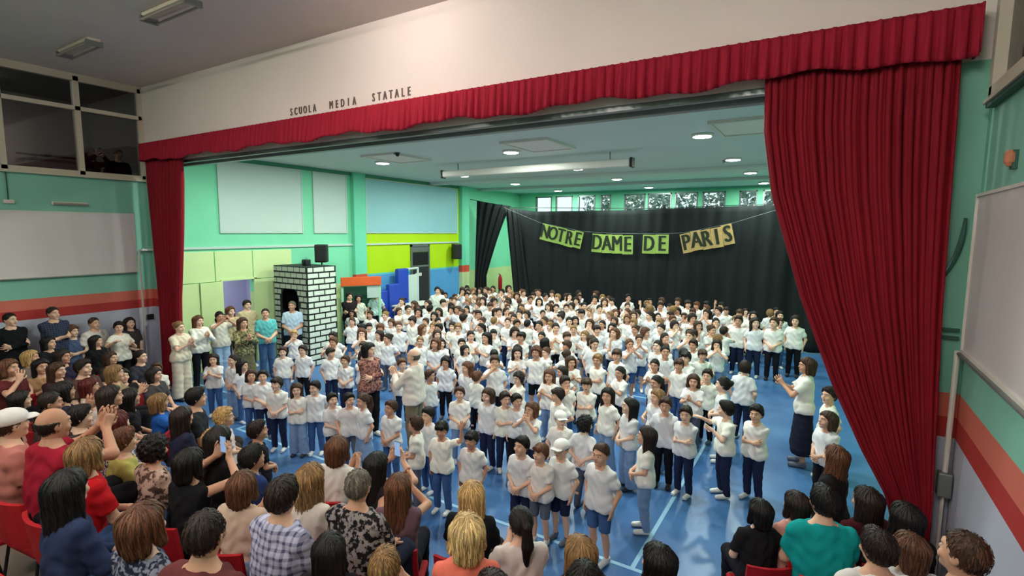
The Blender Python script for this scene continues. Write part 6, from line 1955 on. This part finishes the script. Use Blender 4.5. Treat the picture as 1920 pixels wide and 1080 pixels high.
# x, y, tier height, build, scale, pose, hair, hair colour, top, top colour, sleeve, facing, label
SEATED = [
    (-9.54, 2.3, 0.52, 'woman', 1.0, 'face', 'bob', 'chestnut', '-', (92, 40, 42), 'short', (1, 0.5), 'woman with chestnut bob in maroon top at left edge'),
    (-11.39, 3.02, 0.26, 'woman', 1.0, 'lap', 'bob', 'blond', '-', (120, 104, 96), 'short', (0.77, 0.64), 'fair-haired woman just behind the man in navy polo'),
    (-10.53, 2.94, 0.26, 'woman', 1.0, 'clap', 'long', 'black', '-', (170, 132, 96), 'none', (1, -0.1), 'long-haired woman in tan sleeveless top applauding at left'),
    (-8.09, 2.0, 0.52, 'woman', 0.899, 'lap', 'long', 'black', '-', (44, 34, 36), 'short', (0.41, 0.91), 'black-haired woman at left edge above the white cap'),
    (-7.17, 2.0, 0.52, 'man', 0.952, 'clap_high', 'crop', 'dark', '-', (66, 52, 50), 'short', (0.3, 0.95), 'dark-haired man with raised hands above the red shirt'),
    (-7.6, 2.25, 0.52, 'woman', 1.0, 'lap', 'bob', 'black', '-', (40, 42, 58), 'short', (0.26, 0.97), 'woman with blue-black bob at left centre rows'),
    (-8.76, 2.9, 0.26, 'woman', 0.971, 'clap', 'bob', 'red', '-', (214, 196, 180), 'none', (0.55, 0.84), 'red-haired woman with bare shoulders at left centre'),
    (-9.11, 3.34, 0.26, 'woman', 1.0, 'clap', 'bob', 'darkblond', '-', (150, 130, 100), 'short', (0.58, 0.81), 'woman with dark-blond bob below the woman in black jacket'),
    (-10.04, 3.84, 0.0, 'woman', 0.976, 'lap', 'long', 'black', '-', (40, 36, 38), 'short', (1, -0.2), 'woman with long black hair facing right in fourth row'),
    (-8.11, 2.9, 0.26, 'woman', 0.96, 'lap', 'short', 'brown', '-', (226, 214, 208), 'long', (1, 0.1), 'woman wrapped in white scarf looking right'),
    (-6.39, 2.0, 0.52, 'man', 0.952, 'lap', 'short', 'black', '-', (60, 50, 52), 'short', (0.47, 0.88), 'man with thick black hair left of the print shirt'),
    (-5.56, 1.28, 0.78, 'man', 1.0, 'lap', 'short', 'brown', '-', (190, 120, 110), 'short', (0.14, 0.99), 'man in white cap at the left edge'),
    (-5.07, 1.4, 0.78, 'man', 1.05, 'clap_high', 'bald', 'dark', '-', (150, 28, 48), 'short', (-0.13, 0.99), 'balding man in crimson T-shirt at lower left'),
    (-4.58, 1.44, 0.78, 'woman', 1.0, 'lap', 'bob', 'darkblond', '-', (186, 26, 34), 'short', (-0.05, 1.0), 'woman with light brown bob in bright red top'),
    (-5.91, 2.13, 0.52, 'woman', 1.0, 'lap', 'bob', 'red', 'spots_white', (206, 186, 190), 'short', (0.03, 1.0), 'woman with dark red hair in black and white print blouse'),
    (-5.42, 1.99, 0.52, 'man', 0.927, 'lap', 'short', 'chestnut', '-', (184, 172, 98), 'short', (0.27, 0.96), 'person in olive yellow shirt with short brown hair'),
    (-4.0, 1.14, 0.78, 'woman', 1.02, 'lap', 'verylong', 'black', '-', (44, 54, 86), 'long', (-0.07, 1.0), 'woman with very long black hair in denim jacket lower left'),
    (-3.15, 1.2, 0.78, 'woman', 1.02, 'lap', 'bob', 'chestnut', 'navy_floral', (40, 40, 60), 'short', (-0.1, 1.0), 'woman with chestnut bob in navy flowered top near bottom'),
    (-2.62, 1.26, 0.78, 'man', 1.02, 'lap', 'crop', 'dark', '-', (96, 50, 52), 'short', (-0.3, 0.95), 'man with cropped dark hair in dull maroon at bottom'),
    (-4.92, 2.02, 0.52, 'woman', 1.0, 'lap', 'curly', 'black', 'floral_beige', (200, 170, 160), 'short', (-0.03, 1.0), 'woman with black curls in beige flowered blouse'),
    (-5.59, 2.88, 0.26, 'woman', 0.916, 'lap', 'curly', 'blond', '-', (36, 38, 60), 'none', (0.44, 0.9), 'blond curly head in navy sleeveless top'),
    (-5.93, 3.25, 0.26, 'child', 1.0, 'lap', 'curly', 'blond', '-', (222, 206, 204), 'short', (0.39, 0.92), 'blond curly-haired child standing at front of left block'),
    (-4.67, 2.45, 0.52, 'woman', 1.0, 'lap', 'verylong', 'black', '-', (30, 28, 32), 'short', (0.07, 1.0), 'woman with very long straight black hair in black'),
    (-6.3, 2.92, 0.26, 'woman', 1.0, 'lap', 'verylong', 'dark', '-', (40, 44, 66), 'short', (0.13, 0.99), 'woman with long dark brown hair in navy top'),
    (-7.15, 3.11, 0.26, 'child', 1.0, 'clap', 'bob', 'darkblond', '-', (40, 96, 180), 'short', (0.35, 0.94), 'dark-blond child in bright blue shirt'),
    (-6.67, 3.26, 0.26, 'man', 1.0, 'lap', 'short', 'black', '-', (44, 44, 48), 'short', (0.56, 0.83), 'black-haired man seated before the blue floor edge'),
    (-7.61, 2.92, 0.26, 'woman', 1.0, 'lap', 'long', 'black', '-', (34, 32, 36), 'short', (0.35, 0.94), 'woman with long black hair left of the blue-shirted child'),
    (-9.98, 4.34, 0.0, 'child', 1.0, 'lap', 'short', 'brown', '-', (222, 214, 206), 'short', (1, -0.2), 'child in white top standing before the woman in cream'),
    (-9.56, 4.08, 0.0, 'woman', 1.0, 'lap', 'bob', 'dark', '-', (70, 66, 68), 'short', (0.9, 0.4), 'woman with dark bob in grey left of the small white-top child'),
    (-6.86, 2.44, 0.52, 'woman', 1.022, 'lap', 'long', 'dark', '-', (34, 34, 38), 'short', (0.52, 0.85), 'dark long-haired woman beside the white scarf'),
    (-4.37, 2.05, 0.52, 'woman', 1.0, 'phone', 'bob', 'black', '-', (26, 26, 30), 'none', (-0.17, 0.99), 'woman in black sleeveless top holding a phone up'),
    (-3.04, 1.97, 0.52, 'man', 1.04, 'lap', 'short', 'dark', 'check', (190, 190, 215), 'short', (-0.08, 1.0), 'man in blue and white checked shirt at lower centre'),
    (-3.31, 2.4, 0.52, 'woman', 1.0, 'lap', 'long', 'darkblond', '-', (228, 216, 206), 'short', (-0.01, 1.0), 'woman with dark-blond hair in cream top behind checked shirt'),
    (-4.02, 3.25, 0.26, 'woman', 1.02, 'clap', 'bob', 'chestnut', '-', (226, 218, 212), 'none', (-0.28, 0.96), 'woman with brown bob in white sleeveless top clapping'),
    (-2.79, 2.41, 0.52, 'man', 1.0, 'lap', 'crop', 'grey', 'floral_black', (40, 38, 40), 'short', (-0.18, 0.98), 'grey-haired man in black flowered shirt'),
    (-3.46, 3.23, 0.26, 'woman', 1.0, 'phone', 'long', 'black', '-', (34, 32, 38), 'short', (-0.11, 0.99), 'woman with long black hair right of the white sleeveless top'),
    (-2.97, 3.03, 0.26, 'woman', 1.0, 'clap_high', 'long', 'chestnut', '-', (110, 84, 96), 'none', (-0.5, 0.86), 'woman with chestnut hair raising clapping hands'),
    (-1.78, 2.4, 0.52, 'woman', 1.04, 'clap', 'bob', 'lightblond', '-', (232, 122, 104), 'none', (-0.54, 0.84), 'blonde woman in salmon pink top clapping at bottom centre'),
    (-2.38, 3.26, 0.26, 'woman', 1.0, 'lap', 'verylong', 'blond', '-', (22, 22, 26), 'short', (-0.34, 0.94), 'woman with long blond hair in black top'),
    (-2.54, 1.97, 0.52, 'woman', 0.926, 'lap', 'verylong', 'black', '-', (32, 28, 32), 'short', (-0.5, 0.86), 'woman with very long black hair below the flowered shirt'),
    (-2.04, 1.97, 0.52, 'child', 1.022, 'face', 'short', 'darkblond', '-', (226, 214, 200), 'short', (-0.37, 0.93), 'small fair child in pale top below the flowered shirt'),
    (-1.39, 2.09, 0.52, 'woman', 1.0, 'lap', 'bob', 'dark', '-', (150, 60, 50), 'short', (-0.5, 0.87), 'dark brown head cut by the bottom edge below salmon top'),
    (-1.01, 2.42, 0.52, 'woman', 1.0, 'face', 'long', 'black', '-', (40, 30, 34), 'short', (-0.35, 0.94), 'woman with black hair left of the white T-shirt woman'),
    (-1.81, 3.13, 0.26, 'woman', 1.0, 'clap', 'ponytail', 'black', '-', (228, 216, 212), 'short', (-0.66, 0.76), 'woman with black ponytail in white T-shirt at bottom'),
    (-1.29, 3.03, 0.26, 'woman', 1.0, 'lap', 'verylong', 'darkblond', '-', (40, 40, 48), 'short', (-0.62, 0.78), 'woman with long dark-blond hair at the bottom edge'),
    (-0.8, 3.23, 0.26, 'woman', 1.0, 'lap', 'bob', 'black', '-', (36, 36, 44), 'short', (-0.77, 0.64), 'dark-haired head at bottom edge beneath the tall boy'),
    (-3.72, 2.11, 0.52, 'woman', 0.96, 'clap', 'bob', 'chestnut', '-', (206, 178, 160), 'short', (-0.34, 0.94), 'brown-haired woman left of the checked shirt'),
    (-4.08, 2.45, 0.52, 'child', 1.0, 'lap', 'short', 'black', '-', (40, 60, 110), 'short', (-0.06, 1.0), 'black-haired child in blue in front of checked shirt'),
    (-5.23, 3.22, 0.26, 'child', 1.0, 'lap', 'short', 'dark', '-', (30, 30, 40), 'short', (0.24, 0.97), 'dark-clothed child standing at the edge of blue floor'),
    (-12.57, 3.63, 0.26, 'woman', 1.0, 'lap', 'bob', 'black', '-', (30, 30, 34), 'short', (1, 0.4), 'woman in dark clothes at left edge below black long sleeves'),
    (-11.01, 3.34, 0.26, 'woman', 1.003, 'lap', 'bob', 'dark', '-', (44, 40, 60), 'short', (1, 0.4), 'dark-haired woman seated under the woman in slate blue'),
    (-11.47, 4.19, 0.0, 'woman', 1.0, 'lap', 'bob', 'brown', '-', (60, 52, 50), 'short', (1, 0.3), 'brown-haired woman seated under the reaching white T-shirt'),
    (-11.14, 4.55, 0.0, 'woman', 1.0, 'lap', 'bun', 'dark', '-', (52, 52, 60), 'short', (1, 0.3), 'woman with dark bun seated beside the left pole'),
    (-9.55, 3.12, 0.26, 'man', 1.0, 'lap', 'short', 'dark', '-', (84, 60, 56), 'short', (1, 0.4), 'man with short dark hair in dull brown, left rows'),
    (-10.03, 2.96, 0.26, 'woman', 1.0, 'clap', 'long', 'brown', '-', (60, 40, 44), 'short', (1, 0.4), 'woman with long brown hair clapping right of tan top'),
    (0.12, 4.84, 0, 'man', 1.094, 'lap', 'short', 'black', '-', (20, 150, 150), 'short', (-0.3, 1), 'person in turquoise T-shirt at lower right'),
    (-0.08, 5.12, 0, 'woman', 0.99, 'lap', 'bob', 'dark', '-', (222, 150, 140), 'none', (-0.6, 0.9), 'woman in pink top left of the turquoise T-shirt'),
    (-0.36, 4.94, 0, 'woman', 0.936, 'lap', 'bob', 'black', '-', (30, 28, 32), 'short', (-0.5, 0.9), 'dark-clothed woman bending beside the pink top'),
    (0.46, 4.3, 0, 'man', 1.095, 'lap', 'short', 'dark', '-', (222, 214, 212), 'short', (-0.4, 1), 'dark-haired man in white T-shirt right of turquoise'),
    (0.46, 5.35, 0, 'woman', 1.059, 'lap', 'long', 'dark', '-', (80, 30, 36), 'short', (-0.6, 0.9), 'woman with long dark hair in wine top before right curtain'),
    (0.7, 5.1, 0, 'woman', 1.087, 'lap', 'bob', 'black', '-', (28, 26, 30), 'short', (-0.4, 1), 'black-haired woman in black beside the right wall pipe'),
    (0.68, 4.65, 0, 'woman', 1.063, 'lap', 'bob', 'chestnut', '-', (226, 218, 216), 'short', (-0.3, 1), 'brown-haired woman in white at the bottom right'),
]
# ------------------------------------------------------------------ place everyone
SHOE = [srgb(226, 224, 222), srgb(206, 208, 212), srgb(44, 44, 52), srgb(232, 230, 226), srgb(90, 96, 112)]
WHITES = [srgb(238, 232, 228), srgb(230, 226, 226), srgb(240, 236, 228), srgb(226, 224, 228)]
prs = random.Random(21)
for (x, y, s, pose, hs, hc, cut, bc, turn, extra, label) in PUPILS:
    rz = facing(-2.4 - x, -3.0 - y) + math.radians(turn)
    person((x, y, 0), rz, 'child', pose, False, s, 'crop' if extra == 'hat' else hs, HC[hc], '-', prs.choice(WHITES), cut, srgb(*bc), prs.choice(SHOE), label,
           'pupils in white shirts on the blue floor', hat=(extra == 'hat'))

# phones held up: one mesh, a body with screen and camera
ph_body = MB().bbox((-.037, -.004, -.075), (.037, .004, .075), .004).mesh('mobile_phone', M['black_plastic'])
ph_screen = MB().box((-.034, .004, -.071), (.034, .0046, .071)).mesh('screen', emit('phone_screen', srgb(120, 150, 190), .8))
ph_cam = MB().box((-.03, -.006, .045), (-.01, -.004, .068)).mesh('camera_bump', M['metal_grey'])


def phone(o, b, holder):
    g = (Vector(b['grips']['R']) + Vector(b['grips']['L'])) / 2
    s = o.scale[0]
    p = Matrix.Rotation(o.rotation_euler.z, 3, 'Z') @ (g * s) + Vector(o.location)
    f = obj('mobile_phone', ph_body, None, p + Vector((0, 0, .03)), (0, 0, o.rotation_euler.z))
    tag(f, ' '.join(('dark phone held up by ' + holder).split()[:16]), 'phone')
    obj('screen', ph_screen, f)
    obj('camera_bump', ph_cam, f)


for (x, y, z, kind, s, pose, hs, hc, top, tc, sl, bot, bc, face, hem, label) in ADULTS:
    o, b = person((x, y, z), facing(*face), kind, pose, False, s, hs, HC[hc], top, srgb(*tc), bot, srgb(*bc), prs.choice(SHOE), label, sleeve=sl, hem=hem)
    if pose == 'phone':
        phone(o, b, 'the ' + label)

# red stacking chair
M['chair_red'] = mat('red_chair_fabric', srgb(168, 26, 36), .7, .2, .12, 16, .2, 120)
ch_seat = MB().bbox((-.22, -.24, .36), (.22, .19, .41), .02, 2).mesh('seat', M['chair_red'], True)
bk = MB()
for i in range(7):
    a0, a1 = -.22 + .44 * i / 7, -.22 + .44 * (i + 1) / 7
    y0, y1 = .235 - 1.0 * a0 * a0, .235 - 1.0 * a1 * a1
    z0_, z1_ = .48, .82
    bk.add([(a0, y0, z0_), (a1, y1, z0_), (a1, y1 + .05, z1_), (a0, y0 + .05, z1_), (a0, y0 + .03, z0_), (a1, y1 + .03, z0_), (a1, y1 + .08, z1_), (a0, y0 + .08, z1_)],
           [(0, 1, 2, 3), (5, 4, 7, 6), (3, 2, 6, 7), (1, 0, 4, 5), (0, 3, 7, 4), (2, 1, 5, 6)])
ch_back = bk.mesh('backrest', M['chair_red'])
ch_legs = [MB().tube([(sx * .2, -.2, .37), (sx * .21, -.23, 0)], .011).mesh('leg', M['black_plastic']) for sx in (-1, 1)]
ch_legs += [MB().tube([(sx * .2, .24, .80), (sx * .2, .18, .40), (sx * .21, .25, 0)], .011).mesh('leg', M['black_plastic']) for sx in (-1, 1)]
ch_bar = MB().tube([(-.2, -.21, .2), (.2, -.21, .2)], .009).mesh('stretcher', M['black_plastic'])


def chair(x, y, z, rz, s, label):
    c = empty('chair', (x, y, z), rz)
    c.scale = (s, s, s)
    tag(c, label, 'chair', 'red chairs of the audience')
    obj('seat', ch_seat, c)
    obj('backrest', ch_back, c)
    for l_ in ch_legs:
        obj('leg', l_, c)
    obj('stretcher', ch_bar, c)


for (x, y, z, kind, s, pose, hs, hc, top, tc, sl, face, label) in SEATED:
    seat = kind != 'child'
    rz = facing(*face)
    if not seat and pose == 'lap':
        pose = 'clasp'
    bc = prs.choice([(40, 46, 66), (28, 28, 34), (70, 96, 140), (56, 50, 48), (120, 146, 180)])
    hat = 'white cap' in label and label.startswith('man in')
    if hat:
        hs = 'crop'
    o, b = person((x, y, z), rz, kind, pose, seat, s, hs, HC[hc], top, srgb(*tc), 'long', srgb(*bc), prs.choice(SHOE), label, 'audience in the hall', sleeve=sl, hat=hat)
    if pose == 'phone':
        phone(o, b, 'the ' + label)
    if seat:
        w_ = ('red chair under the ' + label).split()
        chair(x, y, z, rz, s, ' '.join(w_[:16]))
